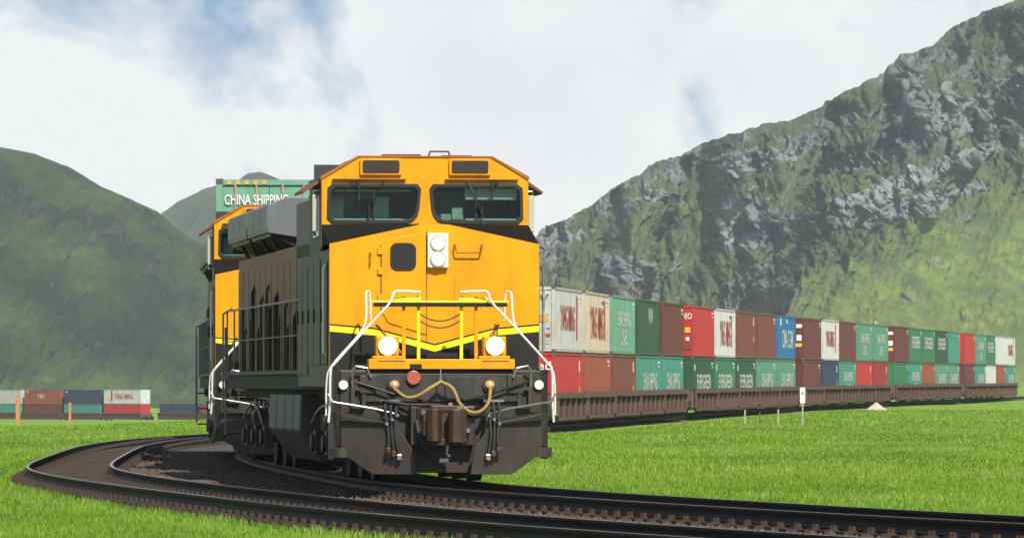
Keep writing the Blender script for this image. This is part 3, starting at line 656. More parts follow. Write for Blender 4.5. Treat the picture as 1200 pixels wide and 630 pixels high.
# ================================================================= LOCOMOTIVE
def make_loco():
    r = empty('locomotive')
    # ---- frame, deck
    b = MB(); b.box(-1.2, 1.2, .2, 21.9, 1.22, 1.6)
    for s in (-1, 1): b.box(*sorted((s * 1.2, s * 1.53)), .9, 21.9, 1.38, 1.62)
    b.build('underframe', M_UNDER, r, .01)
    MB().box(-1.57, 1.57, .12, 22.2, 1.624, 1.68).build('walkway_deck', M_DGRY, r, .006)
    # ---- nose
    yb, yw = .9, 2.2; W = 1.58
    fr = [(-W, 1.70), (-W, 3.56), (-.22, 3.85), (.22, 3.85), (W, 3.56), (W, 1.70)]
    b = MB(); vs = [(x, yb, z) for x, z in fr] + [(x, yw + .3, z) for x, z in [(-W, 1.70), (-W, 3.54), (-.22, 3.83), (.22, 3.83), (W, 3.54), (W, 1.70)]]
    b.add(vs, [(0, 1, 2, 3, 4, 5), (0, 6, 7, 1), (4, 10, 11, 5), (2, 8, 9, 3), (0, 5, 11, 6)])
    b.add([(-.22, yb, 3.85), (.22, yb, 3.85), (.10, yw - .003, 3.90), (-.10, yw - .003, 3.90)], [(0, 1, 2, 3)])
    nose = b.build('nose', M_YEL, r)
    for s in (-1, 1):
        MB().add([(s * W, yb + .02, 3.555), (s * .22, yb + .02, 3.846), (s * .10, yw - .004, 3.895), (s * W, yw - .004, 3.88), (s * W, yw - .004, 3.4), (s * W, yb + .02, 3.4)],
                 [(0, 1, 2, 3), (0, 3, 4, 5)]).build('nose_top_panel', M_NOSEBLK, r)
    # nose door with frame groove, hinges
    MB().prism([(-.80, 2.55), (-.80, 3.52), (-.72, 3.62), (-.13, 3.74), (-.13, 2.2), (-.70, 2.38)], 'y', yb - .018, yb + .01, [inset(rrect(-.64, -.31, 3.19, 3.54, .09), -.03)]).build('nose_door', M_YEL, r, .008)
    g = MB()
    for x0, x1, z0, z1 in ((-.815, -.803, 2.5, 3.55), (-.127, -.115, 2.05, 3.76), (.30, .306, 2.4, 3.1)): g.box(x0, x1, yb - .004, yb + .02, z0, z1)
    g.build('door_seam', M_BROWN, nose)
    MB().prism(rrect(-.64, -.31, 3.19, 3.54, .09), 'y', yb - .03, yb + .02).build('nose_window', M_DPANE, r, .004)
    MB().prism(inset(rrect(-.64, -.31, 3.19, 3.54, .09), -.028), 'y', yb - .034, yb + .01, [rrect(-.64, -.31, 3.19, 3.54, .09)]).build('nose_window_gasket', M_GASK, r)
    for z in (2.7, 3.1, 3.4): MB().box(-.86, -.78, yb - .035, yb - .004, z, z + .10).build('hinge', M_YEL, nose, .006)
    MB().tube([(.30, yb, 3.55), (.30, yb - .09, 3.53), (.32, yb - .09, 3.43), (.69, yb - .09, 3.43), (.71, yb - .09, 3.53), (.71, yb, 3.55)], .014).build('grab_handle', M_ORG, r)
    MB().tube([(-.97, yb, 3.42), (-.97, yb - .07, 3.42), (-.97, yb - .07, 3.27), (-.97, yb, 3.27)], .012).build('grab_handle', M_ORG, r)
    # chevron and black foot of the nose
    y1 = yb - .006
    def chev(dz, dzs): return [(-W + .004, 2.25 + dz), (-.9, 2.19 + dz), (0, 1.95 + dz), (.9, 2.19 + dz), (W - .004, 2.25 + dz)]
    top = chev(.09, 0); bot = chev(0, 0)
    MB().prism(top + bot[::-1], 'y', y1, yb + .01).build('chevron_stripe', M_LIME, nose)
    MB().prism(chev(.115, 0) + chev(.092, 0)[::-1], 'y', y1 + .001, yb + .01).build('chevron_line', M_BLK, nose)
    MB().prism(chev(-.002, 0) + [(W - .004, 1.69), (-W + .004, 1.69)], 'y', y1 + .002, yb + .01).build('nose_foot_panel', M_BLK, nose)
    # headlights
    h = MB().box(-.115, .20, yb - .10, yb + .02, 3.20, 3.72).build('headlight_housing', M_WHITE, r, .02)
    for z in (3.335, 3.575):
        hl = MB().cyl((.043, yb - .125, z), (.043, yb - .09, z), .118, 20).build('headlight_bezel', M_CREAM, h)
        MB().dome((.043, yb - .125, z), (0, -1, 0), .082, 18, .3).build('headlight', M_HEAD, r, smooth=True)
    # ---- cab
    outer = [(-W, 3.4), (-W, 4.60), (-1.02, 4.91), (1.02, 4.91), (W, 4.60), (W, 3.4)]
    def win(s):
        p = [(.075, 4.42), (.13, 4.49), (1.40, 4.49), (1.48, 4.43), (1.49, 3.98), (1.42, 3.91), (.30, 3.91), (.20, 3.94), (.13, 4.02), (.10, 4.12)]
        return [(s * x, z) for x, z in p]
    cf = MB().prism(outer, 'y', yw, yw + .09, [win(-1), win(1)]).build('cab_front', M_YEL, r, .008)
    for s in (-1, 1):
        wf = MB().prism(inset(win(s), -.012), 'y', yw - .02, yw + .06, [inset(win(s), .042)]).build('windshield_gasket', M_GASK, r, .006)
        MB().prism(inset(win(s), .035), 'y', yw + .03, yw + .04).build('windshield', M_PANE, r)
        MB().box(s * .78 - .012, s * .78 + .012, yw + .01, yw + .03, 3.95, 4.46).build('windshield_divider', M_GASK, wf)
        nb = MB().prism(rrect(*sorted((s * .36, s * 1.0)), 4.63, 4.885, .03), 'y', yw - .05, yw + .01).build('number_board_frame', M_YEL, r, .01)
        MB().prism(rrect(*sorted((s * .40, s * .96)), 4.665, 4.855, .03), 'y', yw - .062, yw - .04).build('number_board', M_SCREEN, r)
        MB().box(*sorted((s * .30, s * 1.42)), yw - .07, yw - .002, 4.555, 4.575).build('wiper_rail', M_BROWN, r, .004)
        for k, (xa, xb_, zb) in enumerate(((1.15, 1.02, 4.40), (.62, .86, 4.02))):
            wp = MB().tube([(s * xa, yw - .05, 4.57), (s * (xa + xb_) / 2, yw - .09, (4.57 + zb) / 2 + .05), (s * xb_, yw - .05, zb)], .011, 5).build('wiper_arm', M_GASK, r)
            MB().box(s * xb_ - .011, s * xb_ + .011, yw - .055, yw - .03, zb - .17, zb + .15).build('wiper_blade', M_RUB, wp)
        # mirror / wind deflectors, side awning
        MB().box(*sorted((s * (W + .03), s * (W + .12))), yw + .25, yw + .28, 3.78, 4.34).build('wind_deflector', M_CREAM, r, .012)
        MB().tube([(s * W, yw + .3, 4.4), (s * (W + .10), yw + .3, 4.4), (s * (W + .10), yw + .3, 3.7), (s * W, yw + .3, 3.7)], .014).build('deflector_bracket', M_STEEL, r)
        MB().prism([(s * W, 4.52), (s * (W + .26), 4.36), (s * (W + .27), 4.40), (s * (W + .03), 4.57)], 'y', yw + .35, yw + 1.7).build('side_awning', M_BROWN, r, .005)
        # cab side wall with window opening
        MB().prism([(yw + .09, 3.40), (4.3, 3.40), (4.3, 4.60), (yw + .09, 4.60)], 'x', s * (W - .07), s * W, [rrect(yw + .5, yw + 1.65, 3.72, 4.35, .08)]).build('cab_side', M_DGRY, r, .006)
        MB().box(*sorted((s * (W - .05), s * (W - .03))), yw + .45, yw + 1.7, 3.70, 4.37).build('side_window', M_PANE, r)
    rt = [(-W, 4.57), (-W, 4.60), (-1.02, 4.912), (1.02, 4.912), (W, 4.60), (W, 4.57), (1.0, 4.85), (-1.0, 4.85)]
    roof = MB().prism(rt, 'y', yw + .092, 4.45).build('cab_roof', M_DGRY, r, .006)
    MB().prism([(x, z + .012 if z > 4.58 else z) for x, z in [(-W - .012, 4.57), (-W - .012, 4.605), (-1.025, 4.915), (1.025, 4.915), (W + .012, 4.605), (W + .012, 4.57), (W - .01, 4.57), (1.01, 4.895), (-1.01, 4.895), (-W + .01, 4.57)]], 'y', yw - .02, yw + .11).build('roof_edge', M_ORG, r)
    MB().box(-.62, -.06, yw + .1, yw + .5, 4.92, 4.955).box(.3, .75, yw + .3, yw + .8, 4.92, 4.95).build('roof_hatch', M_BROWN, roof)
    MB().tube([(.06, yw + .15, 4.91), (.09, yw + .15, 5.0), (.37, yw + .15, 5.0), (.40, yw + .15, 4.91)], .017).build('roof_grab_bar', M_BROWN, r)
    MB().box(-W + .07, W - .07, 4.2, 4.3, 3.0, 4.86).build('cab_rear_wall', M_INT, r)
    MB().box(-1.42, -.55, 4.17, 4.198, 3.95, 4.40).build('rear_window', M_INTL, r)
    MB().box(.25, .85, 4.17, 4.198, 3.6, 4.45).build('cab_rear_door', M_INTL, r)
    MB().box(-W + .08, W - .08, yw + .1, 4.2, 3.0, 3.05).build('cab_floor', M_INT, r)
    MB().box(-1.4, -.2, yw + .18, yw + .6, 3.5, 3.97).box(.25, .60, yw + .15, yw + .5, 3.6, 4.05).box(.65, 1.4, yw + .15, yw + .45, 3.55, 3.96).build('control_desk', M_INTL, r, .02)
    for x in (-.85, .95):
        MB().box(x - .24, x + .24, yw + 1.1, yw + 1.24, 3.4, 4.05).box(x - .15, x + .15, yw + 1.1, yw + 1.22, 4.08, 4.3).box(x - .25, x + .25, yw + .75, yw + 1.2, 3.35, 3.48).build('driver_seat', M_INT, r, .03)
    MB().box(.62, 1.42, yw + .12, yw + .14, 4.27, 4.44).build('sun_blind', M_WHITE, r)
    MB().tube([(-1.42, yw + .16, 4.40), (-.2, yw + .16, 4.40)], .014).build('cab_rail', M_LIME, r)
    MB().box(-1.40, -.35, yw + .06, yw + .16, 3.955, 3.975).box(.62, 1.40, yw + .06, yw + .16, 3.955, 3.98).build('dashboard_papers', M_WHITE, r)
    MB().box(.42, .58, yw + .10, yw + .13, 3.97, 4.14).build('dashboard_display', M_INTL, r)
    MB().box(-1.40, -1.20, yw + .5, yw + .6, 4.0, 4.3).box(-.72, -.5, yw + .55, yw + .62, 4.0, 4.32).build('cab_cupboard', M_INTL, r)
    # ---- long grey side panels (nose side, cab side lower, electrical cabinet)
    for s in (-1, 1):
        sp = MB().prism([(yb + .04, 1.42), (yb + .04, 3.48), (yw + .1, 3.47), (4.5, 3.44), (6.3, 3.40), (6.3, 1.42)], 'x', s * 1.583, s * 1.30).build('side_panel', M_GRY, r, .008)
        for y0, y1_, z0, z1 in ((1.15, 2.1, 1.75, 3.3), (2.3, 3.3, 1.75, 3.35), (3.4, 4.3, 1.75, 3.3), (4.45, 5.3, 1.6, 3.25), (5.4, 6.2, 1.6, 3.25)):
            d = MB().box(*sorted((s * 1.58, s * 1.603)), y0, y1_, z0, z1).build('cabinet_door', M_GRY, sp, .006)
            MB().box(*sorted((s * 1.60, s * 1.63)), y1_ - .16, y1_ - .1, 2.4, 2.6).build('latch', M_BLK, d)
        MB().tube([(s * 1.62, yb + .2, 1.9), (s * 1.66, yb + .2, 1.95), (s * 1.66, yb + .2, 3.2), (s * 1.62, yb + .2, 3.25)], .014).build('grab_rail', M_STEEL, r)
    # ---- long hood
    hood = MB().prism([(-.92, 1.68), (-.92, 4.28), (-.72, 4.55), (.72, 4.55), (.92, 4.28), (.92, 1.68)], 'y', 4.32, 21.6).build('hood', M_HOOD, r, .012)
    MB().prism([(-.94, 4.25), (-.73, 4.575), (.73, 4.575), (.94, 4.25), (.9, 4.24), (.70, 4.52), (-.70, 4.52), (-.9, 4.24)], 'y', 4.33, 21.62).build('hood_roof', M_DGRY, r, .006)
    MB().cyl((0, 8.2, 4.57), (0, 8.2, 4.78), .22, 14).build('exhaust_stack', M_BLK, r, smooth=True)
    for y in (7.0, 9.6): MB().box(-.45, .45, y, y + .9, 4.572, 4.66).build('roof_hatch', M_BLK, r, .01)
    for s in (-1, 1):
        MB().box(*sorted((s * .90, s * .935)), 6.4, 21.5, 1.68, 2.25).build('hood_skirt', M_BLK, r)
        # tall frame work and pipes behind the cab
        for y, rr in ((4.55, .035), (4.95, .022), (5.5, .03), (6.15, .022)):
            MB().tube([(s * 1.38, y, 3.42), (s * 1.38, y, 4.35), (s * 1.02, y + .1, 4.62)], rr).build('hood_stay', M_BLK if rr > .025 else M_STEEL, r)
        MB().tube([(s * 1.45, 4.4, 4.56), (s * 1.30, 6.8, 4.50), (s * 1.1, 9.6, 4.52)], .03).build('air_pipe', M_BROWN, r)
        MB().box(*sorted((s * .92, s * 1.36)), 4.7, 9.2, 3.45, 4.40).build('blower_box', M_BLK, r, .02)
        # flared radiator wings
        for y0, y1_ in ((12.6, 16.8), (17.1, 21.3)):
            wgt = MB().prism([(s * .85, 4.62), (s * 1.22, 4.62), (s * 1.56, 4.48), (s * 1.56, 4.02), (s * .90, 3.92)], 'y', y0, y1_).build('radiator_wing', M_LGRY, r, .012)
            for k in range(3):
                yy = y0 + (k + .5) * (y1_ - y0) / 3
                MB().box(*sorted((s * 1.56, s * 1.572)), yy - .75, yy + .75, 4.07, 4.44).build('radiator_screen', M_LGRY, wgt)
            MB().prism([(s * .90, 3.925), (s * 1.50, 4.018), (s * 1.50, 3.96), (s * .9, 3.72)], 'y', y0 + .1, y1_ - .1).build('wing_soffit', M_BLK, r)
            for yy in (y0 + .5, y0 + 2.4):
                MB().tube([(s * .92, yy, 3.05), (s * 1.20, yy, 3.5), (s * 1.48, yy, 3.99)], .035, 5).build('wing_strut', M_BLK, r)
        # wide rear compartment below the wings
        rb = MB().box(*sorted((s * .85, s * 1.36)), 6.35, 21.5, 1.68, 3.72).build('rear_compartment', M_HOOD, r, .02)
        for yy in np.arange(6.5, 20.4, 1.25):
            MB().box(*sorted((s * 1.36, s * 1.375)), yy, yy + 1.15, 1.85, 3.5).build('hood_door', M_HOOD, rb, .006)
        MB().box(*sorted((s * .90, s * 1.1)), 6.5, 11.4, 3.45, 4.1).build('inertial_filter_box', M_BLK, r, .02)
        for k, yy in enumerate(np.arange(7.0, 21.2, .62)):
            xx = 1.42
            if k % 3 != 1: MB().tube([(s * xx, yy, 1.70), (s * xx, yy, 2.35 + .9 * ((k * 7) % 5) / 5), (s * (xx - .08), yy + .08, 2.5 + .9 * ((k * 7) % 5) / 5)], .028 + .012 * (k % 2), 6).build('cooling_pipe', M_BLK if k % 2 else M_DGRY, r)
        # walkway handrail with posts
        hr = MB().tube([(s * 1.55, 6.4, 2.80), (s * 1.55, 21.8, 2.80)], .019).tube([(s * 1.55, 6.4, 2.24), (s * 1.55, 21.8, 2.24)], .010).build('walkway_handrail', M_RAILING, r)
        for y in np.arange(6.5, 22, 1.7): MB().tube([(s * 1.55, y, 1.66), (s * 1.55, y, 2.82)], .017, 6).build('handrail_post', M_RAILING, hr)
        MB().tube([(s * 1.62, 21.9, 1.0), (s * 1.62, 21.9, 2.75), (s * 1.45, 21.95, 2.85)], .02).tube([(s * 1.62, 21.3, .6), (s * 1.62, 21.3, 2.5)], .02).build('rear_step_handrail', M_RAILING, r)
        for z in (.55, .9, 1.25): MB().box(*sorted((s * 1.25, s * 1.6)), 21.3, 21.9, z, z + .03).build('rear_step', M_BLK, r)
    MB().box(-.95, .95, 21.62, 22.2, 1.68, 2.1).build('rear_buffer_beam', M_BLK, r)
    # ---- fuel tank
    tk = [(-1.48, 1.30), (-1.50, .72), (-1.12, .22), (1.12, .22), (1.50, .72), (1.48, 1.30)]
    tank = MB().prism(tk, 'y', 7.0, 13.0).build('fuel_tank', M_GRY, r, .03)
    for y in (8.3, 9.9, 11.5): MB().prism([(x * 1.004, z) for x, z in tk], 'y', y, y + .04).build('tank_strap', M_DGRY, tank)
    for s in (-1, 1):
        MB().cyl((s * 1.15, 13.2, 1.0), (s * 1.15, 15.0, 1.0), .2, 14).build('air_reservoir', M_DGRY, r, smooth=True)
    # ---- trucks
    for yc in (4.0, 17.9):
        for s in (-1, 1):
            x0, x1 = sorted((s * 1.02, s * 1.22))
            sf = MB().prism([(yc - 2.45, .82), (yc - 2.3, 1.02), (yc - 1.2, .86), (yc - .6, 1.0), (yc + .6, 1.0), (yc + 1.2, .86), (yc + 2.3, 1.02), (yc + 2.45, .82), (yc + 2.3, .52), (yc + 1.95, .46), (yc + 1.4, .62), (yc + .5, .5), (yc - .5, .5), (yc - 1.4, .62), (yc - 1.95, .46), (yc - 2.3, .52)], 'x', x0, x1).build('truck_frame', M_UNDER, r, .02)
            for dy in (-1.95, 0, 1.95):
                MB().cyl((s * .68, yc + dy, .53), (s * .82, yc + dy, .53), .53, 28).cyl((s * .63, yc + dy, .53), (s * .68, yc + dy, .53), .56, 28).build('wheel', M_UNDER, r, smooth=True)
                jb = MB().box(*sorted((s * 1.2, s * 1.36)), yc + dy - .2, yc + dy + .2, .36, .74).cyl((s * 1.36, yc + dy, .54), (s * 1.42, yc + dy, .54), .14, 12).build('axle_box', M_DGRY, sf, .015)
            for dy in (-1.2, -.7, .7, 1.2):
                MB().cyl((s * 1.16, yc + dy, .62), (s * 1.16, yc + dy, .98), .11, 10).build('spring', M_UNDER, sf, smooth=True)
            MB().cyl((s * 1.34, yc - 1.25, .92), (s * 1.34, yc - .75, .92), .13, 12).build('brake_cylinder', M_DGRY, sf, smooth=True)
            MB().tube(catmull([(s * 1.40, yc - 2.2, .8), (s * 1.42, yc - 1, 1.12), (s * 1.42, yc + .6, 1.05), (s * 1.38, yc + 2.1, .85)]), .02, 5).build('brake_pipe', M_RAILING, sf)
        for dy in (-1.95, 0, 1.95): MB().cyl((-.7, yc + dy, .53), (.7, yc + dy, .53), .09, 10).build('axle', M_UNDER, r)
        MB().box(-.95, .95, yc - .5, yc + .5, .75, 1.22).build('bolster', M_UNDER, r)
    # ---- pilot, plow
    MB().prism([(-1.50, 1.66), (-1.50, .50), (-1.06, .15), (1.06, .15), (1.50, .50), (1.50, 1.66)], 'y', .02, .10).build('pilot_plate', M_PLOW, r, .008)
    MB().box(-1.2, 1.2, -.04, .02, 1.20, 1.62).build('buffer_beam', M_DGRY, r, .012)
    for s in (-1, 1):
        fy = lambda x: -.06 - .26 * (1 - min(1, (abs(x) - .40) / 1.1))
        pf = [(s * 1.5, 1.02), (s * .72, .88), (s * .47, .52), (s * .40, .13), (s * 1.04, .13), (s * 1.5, .45)]
        n = len(pf); vs = [(x, fy(x), z) for x, z in pf] + [(x, fy(x) + .045, z) for x, z in pf]
        MB().add(vs, [tuple(range(n)), tuple(range(2 * n - 1, n - 1, -1))] + [(i, (i + 1) % n, (i + 1) % n + n, i + n) for i in range(n)]).build('plow_blade', M_PLOW, r, .006)
        MB().add([(s * 1.5, -.16, .93), (s * .72, -.30, .87), (s * .72, -.10, .93), (s * 1.5, -.02, 1.05)], [(0, 1, 2, 3)]).build('plow_lip', M_BLK, r)
        MB().box(*sorted((s * .98, s * 1.18)), -.11, -.06, .78, .92).build('plow_step', M_DGRY, r, .006)
        # corner steps
        MB().prism([(s * 1.5, 1.66), (s * 1.5, .48), (s * 1.60, .35), (s * 1.60, 1.66)], 'y', .05, .9).build('step_well', M_BLK, r)
        for z in (.42, .78, 1.12): MB().box(*sorted((s * 1.35, s * 1.64)), .06, .6, z, z + .03).build('step', M_DGRY, r)
        # slotted brackets
        MB().prism(rrect(*sorted((s * 1.13, s * 1.35)), 1.10, 1.42, .03), 'y', -.07, .03, [rrect(*sorted((s * 1.185, s * 1.295)), 1.15, 1.37, .02)]).build('slotted_bracket', M_DGRY, r, .006)
        MB().tube([(s * 1.32, -.05, 1.40), (s * 1.33, -.10, 1.66), (s * 1.28, -.12, 1.73), (s * 1.12, -.12, 1.70), (s * 1.06, -.11, 1.56)], .018).build('grab_iron', M_STEEL, r)
        # uncoupling lever (bright) and dark bar
        MB().tube([(s * 1.70, -.10, 1.32), (s * 1.62, -.12, 1.20), (s * 1.0, -.14, 1.10), (s * .72, -.16, 1.03)], .016).build('uncoupling_lever', M_STEEL, r)
        MB().tube([(s * 1.30, -.1, 1.50), (s * .6, -.14, 1.28), (s * .3, -.2, 1.22)], .018).build('cut_lever_rod', M_BLK, r)
        # white corner handrails
        ox = .06
        hr = MB().tube(catmull([(s * .30, .1, 2.83), (s * .60, .06, 2.84), (s * .70, .03, 2.82), (s * .77, 0, 2.66), (s * 1.05, -.03, 2.36), (s * 1.56, -.05, 1.80), (s * 1.65, -.05, 1.66), (s * 1.66, -.04, 1.2), (s * 1.68, -.02, .9)], 5), .018, 8).build('corner_handrail', M_WHITE, r, smooth=True)
        MB().tube(catmull([(s * 1.0, .45, 2.42), (s * 1.02, .45, 2.80), (s * 1.06, .40, 2.84), (s * 1.09, .3, 2.78), (s * 1.10, .2, 2.45), (s * 1.2, .1, 2.22), (s * 1.62, .04, 1.74), (s * 1.70, .04, 1.5), (s * 1.71, .04, 1.0)], 5), .015, 8).build('corner_handrail', M_WHITE, r, smooth=True)
        # ditch light
        db = MB().box(*sorted((s * .63, s * .97)), -.02, .24, 1.88, 2.17).build('ditch_light_housing', M_YEL, r, .02)
        MB().box(*sorted((s * .56, s * 1.02)), -.06, .26, 1.842, 1.88).build('ditch_light_base', M_YEL, db, .008)
        MB().cyl((s * .80, -.06, 2.03), (s * .80, -.01, 2.03), .145, 20).build('ditch_light_bezel', M_ORG, db, .006)
        MB().cyl((s * .80, -.066, 2.03), (s * .80, -.055, 2.03), .142, 24).build('ditch_light_reflector_glow', M_REFL, db, smooth=True)
        MB().dome((s * .80, -.066, 2.03), (0, -1, 0), .088, 20, .45).build('ditch_light', M_LAMP, r, smooth=True)
        # yellow front posts
        for x, z1, mm in ((.32, 2.78, M_LIME), (.54, 2.76, M_YEL)):
            MB().box(*sorted((s * (x - .025), s * (x + .025))), .16, .20, 1.68, z1).build('end_rail_post', mm, r, .005)
        MB().box(*sorted((s * .28, s * .72)), .14, .19, 2.70, 2.745).build('end_rail', M_LIME, r, .006)
        MB().tube([(s * .55, .2, 1.9), (s * .92, .5, 2.35)], .02).build('rail_brace', M_ORG, r)
        # side platform hardware: MU sockets, lamps
        MB().cyl((s * .71, -.12, 1.44), (s * .71, .0, 1.44), .10, 14).build('mu_socket', M_DGRY, r, .008)
        MB().dome((s * .71, -.12, 1.46), (0, -1, .5), .075, 14, .5).build('mu_socket_cap', M_AMB, r, smooth=True)
        MB().box(*sorted((s * .62, s * .92)), -.13, -.10, 1.20, 1.235).build('hose_bracket', M_STEEL, r)
        for k, x in enumerate((.68, .76, .84)):
            hs = MB().tube(catmull([(s * x, -.08, 1.22), (s * (x + .01), -.20, 1.05), (s * (x + (.03 - .03 * k)), -.30, .70), (s * (x - .02), -.33, .42 + .05 * k)], 5), .022, 7).build('air_hose', M_RUB, r, smooth=True)
            MB().box(s * (x - .02) - .035, s * (x - .02) + .035, -.37, -.29, .34 + .05 * k, .43 + .05 * k).build('glad_hand', M_RUST if k else M_STEEL, hs, .012)
            MB().cyl((s * x, -.14, 1.0 - .06 * k), (s * x, -.30, 1.0 - .06 * k), .024, 8).build('hose_valve', M_STEEL, hs)
        MB().cyl((s * 1.46, -.04, 1.45), (s * 1.46, .03, 1.45), .07, 16).build('marker_disc', M_WHITE, r, .006)
        MB().cyl((s * 1.47, .1, .55), (s * 1.47, .1, 1.05), .10, 12, .16).cyl((s * 1.47, .1, .38), (s * 1.47, .1, .52), .20, 12).build('sand_pipe', M_DGRY, r, smooth=True)
        MB().box(*sorted((s * .98, s * 1.22)), -.08, -.01, 1.32, 1.60).build('junction_box', M_DGRY, r, .015)
    MB().cyl((-.42, -.1, 1.56), (-.42, 0, 1.56), .105, 18).build('red_reflector', M_RED, r, .008)
    MB().box(.05, .65, -.075, -.05, 1.24, 1.58).build('access_plate', M_DGRY, r, .008)
    # orange deck beam (anti climber)
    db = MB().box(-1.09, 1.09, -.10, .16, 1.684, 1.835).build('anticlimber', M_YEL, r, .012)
    MB().box(-.48, -.30, -.104, -.09, 1.69, 1.76).build('beam_slot', M_BLK, db)
    MB().box(-.95, -.55, -.106, -.09, 1.80, 1.812).box(.6, 1.0, -.106, -.09, 1.80, 1.812).build('beam_groove', M_BROWN, db)
    MB().box(-1.0, 1.0, .10, .14, 2.61, 2.67).build('end_platform_bar', M_BLK, r, .006)
    MB().box(-1.02, 1.02, .09, .15, 2.672, 2.70).build('end_platform_rail', M_LIME, r, .004)
    for dz in (0, .1):
        pts = [(x, .17, 2.52 - dz - .12 * (1 - (x / .32) ** 2)) for x in np.linspace(-.32, .32, 12)]
        MB().tube(pts, .012, 5).build('safety_chain', M_BROWN, r)
    MB().box(-.20, .25, .05, .12, 1.86, 1.93).build('deck_plate', M_BLK, r)
    # coupler
    MB().box(-.48, .48, -.22, .04, .55, 1.14).build('draft_pocket', M_PLOW, r, .02)
    for x in (-.36, .36): MB().box(x - .03, x + .03, -.26, -.20, .56, 1.12).build('pocket_rib', M_BLK, r, .006)
    cp = MB().box(-.13, .13, -.62, -.2, .72, .98).build('coupler_shank', M_RUST, r, .03)
    kn = [(-.20, -.58), (-.30, -.70), (-.31, -.92), (-.24, -1.02), (-.15, -1.0), (-.14, -.86), (-.05, -.76), (.06, -.76), (.10, -.62)]
    MB().prism(kn, 'z', .62, 1.10).box(-.26, .24, -.80, -.56, .56, .66).box(-.24, .24, -.80, -.56, 1.06, 1.15).box(-.14, .06, -.78, -.6, .62, 1.10).build('coupler_head', M_RUST, r, .015)
    MB().prism([(.02, -.70), (.03, -.86), (.00, -.98), (.06, -1.06), (.17, -1.05), (.27, -.95), (.28, -.78), (.18, -.66)], 'z', .60, 1.10).build('knuckle', M_RUST, cp, .02)
    MB().box(-.36, -.26, -.84, -.6, .70, .96).build('guard_arm', M_RUST, cp, .02)
    MB().cyl((.17, -.9, 1.09), (.17, -.9, 1.14), .05, 12).build('knuckle_pin', M_STEEL, cp)
    for x, z in ((-.3, .78), (-.3, 1.05), (.36, .78), (.1, 1.16), (-.05, .62)): MB().cyl((x, -.3, z), (x, -.34, z), .035, 8).build('bolt', M_STEEL, cp)
    MB().tube(catmull([(.03, -.75, .62), (.0, -.72, .45), (.05, -.7, .40)]), .02, 6).build('lock_lifter', M_STEEL, cp)
    # hoses
    MB().tube(catmull([(-.72, -.14, 1.40), (-.55, -.24, 1.27), (-.38, -.28, 1.29), (-.2, -.28, 1.40), (-.03, -.22, 1.50)], 6), .027, 8).build('jumper_hose', M_HOSE, r, smooth=True)
    MB().tube(catmull([(-.03, -.22, 1.50), (.14, -.26, 1.40), (.24, -.32, 1.18), (.40, -.34, 1.05), (.56, -.32, 1.07), (.68, -.24, 1.20), (.72, -.14, 1.40)], 6), .027, 8).build('jumper_hose', M_HOSE, r, smooth=True)
    MB().tube(catmull([(-.9, -.12, 1.22), (-.5, -.2, 1.16), (0, -.24, 1.14), (.5, -.24, .98), (.72, -.18, 1.12)], 6), .026, 7).build('brake_hose', M_RUB, r, smooth=True)
    MB().tube(catmull([(-.40, -.25, .92), (-.34, -.42, .62), (-.18, -.50, .40), (-.02, -.5, .34)], 6), .03, 7).build('brake_hose', M_RUB, r, smooth=True)
    MB().box(-.09, .05, -.55, -.46, .30, .38).build('glad_hand', M_STEEL, r, .015)
    MB().tube([(-.03, -.2, 1.70), (-.03, -.21, 1.50), (-.05, -.22, 1.40)], .010, 5).build('hose_chain', M_STEEL, r)
    return r
loco = make_loco()
loco.location = (FRONT[0], FRONT[1], 0); loco.rotation_euler = (0, 0, YAW)
setp(loco, 'lead yellow diesel locomotive with lit headlights facing the camera', 'locomotive', 'coupled diesel locomotives')
s_front = PA.s_at_y(FRONT[1])
def place_rigid(o, s0, a, b_):           # origin at s0, supported at s0+a and s0+b_
    x0, y0 = PA.at(s0 + a); x1, y1 = PA.at(s0 + b_); d = Vector((x1 - x0, y1 - y0)).normalized()
    o.location = (x0 - d.x * a, y0 - d.y * a, float(zr(y0 + (y1 - y0) / 2))); o.rotation_euler = (0, 0, math.atan2(d.y, d.x) - math.pi / 2); return d
loco2 = copy_tree(loco)
M_LENS = mat('unlit_lens', (0.30, 0.30, 0.28), 0.2, var=0.1)
for ch in loco2.children:
    if ch.name.split('.')[0] in ('ditch_light', 'headlight'):
        ch.data = ch.data.copy(); ch.data.materials.clear(); ch.data.materials.append(M_LENS)
place_rigid(loco2, s_front + 25.2, 4, 17.9)
setp(loco2, 'second locomotive, coupled close behind the lead one and mostly hidden by it', 'locomotive', 'coupled diesel locomotives')

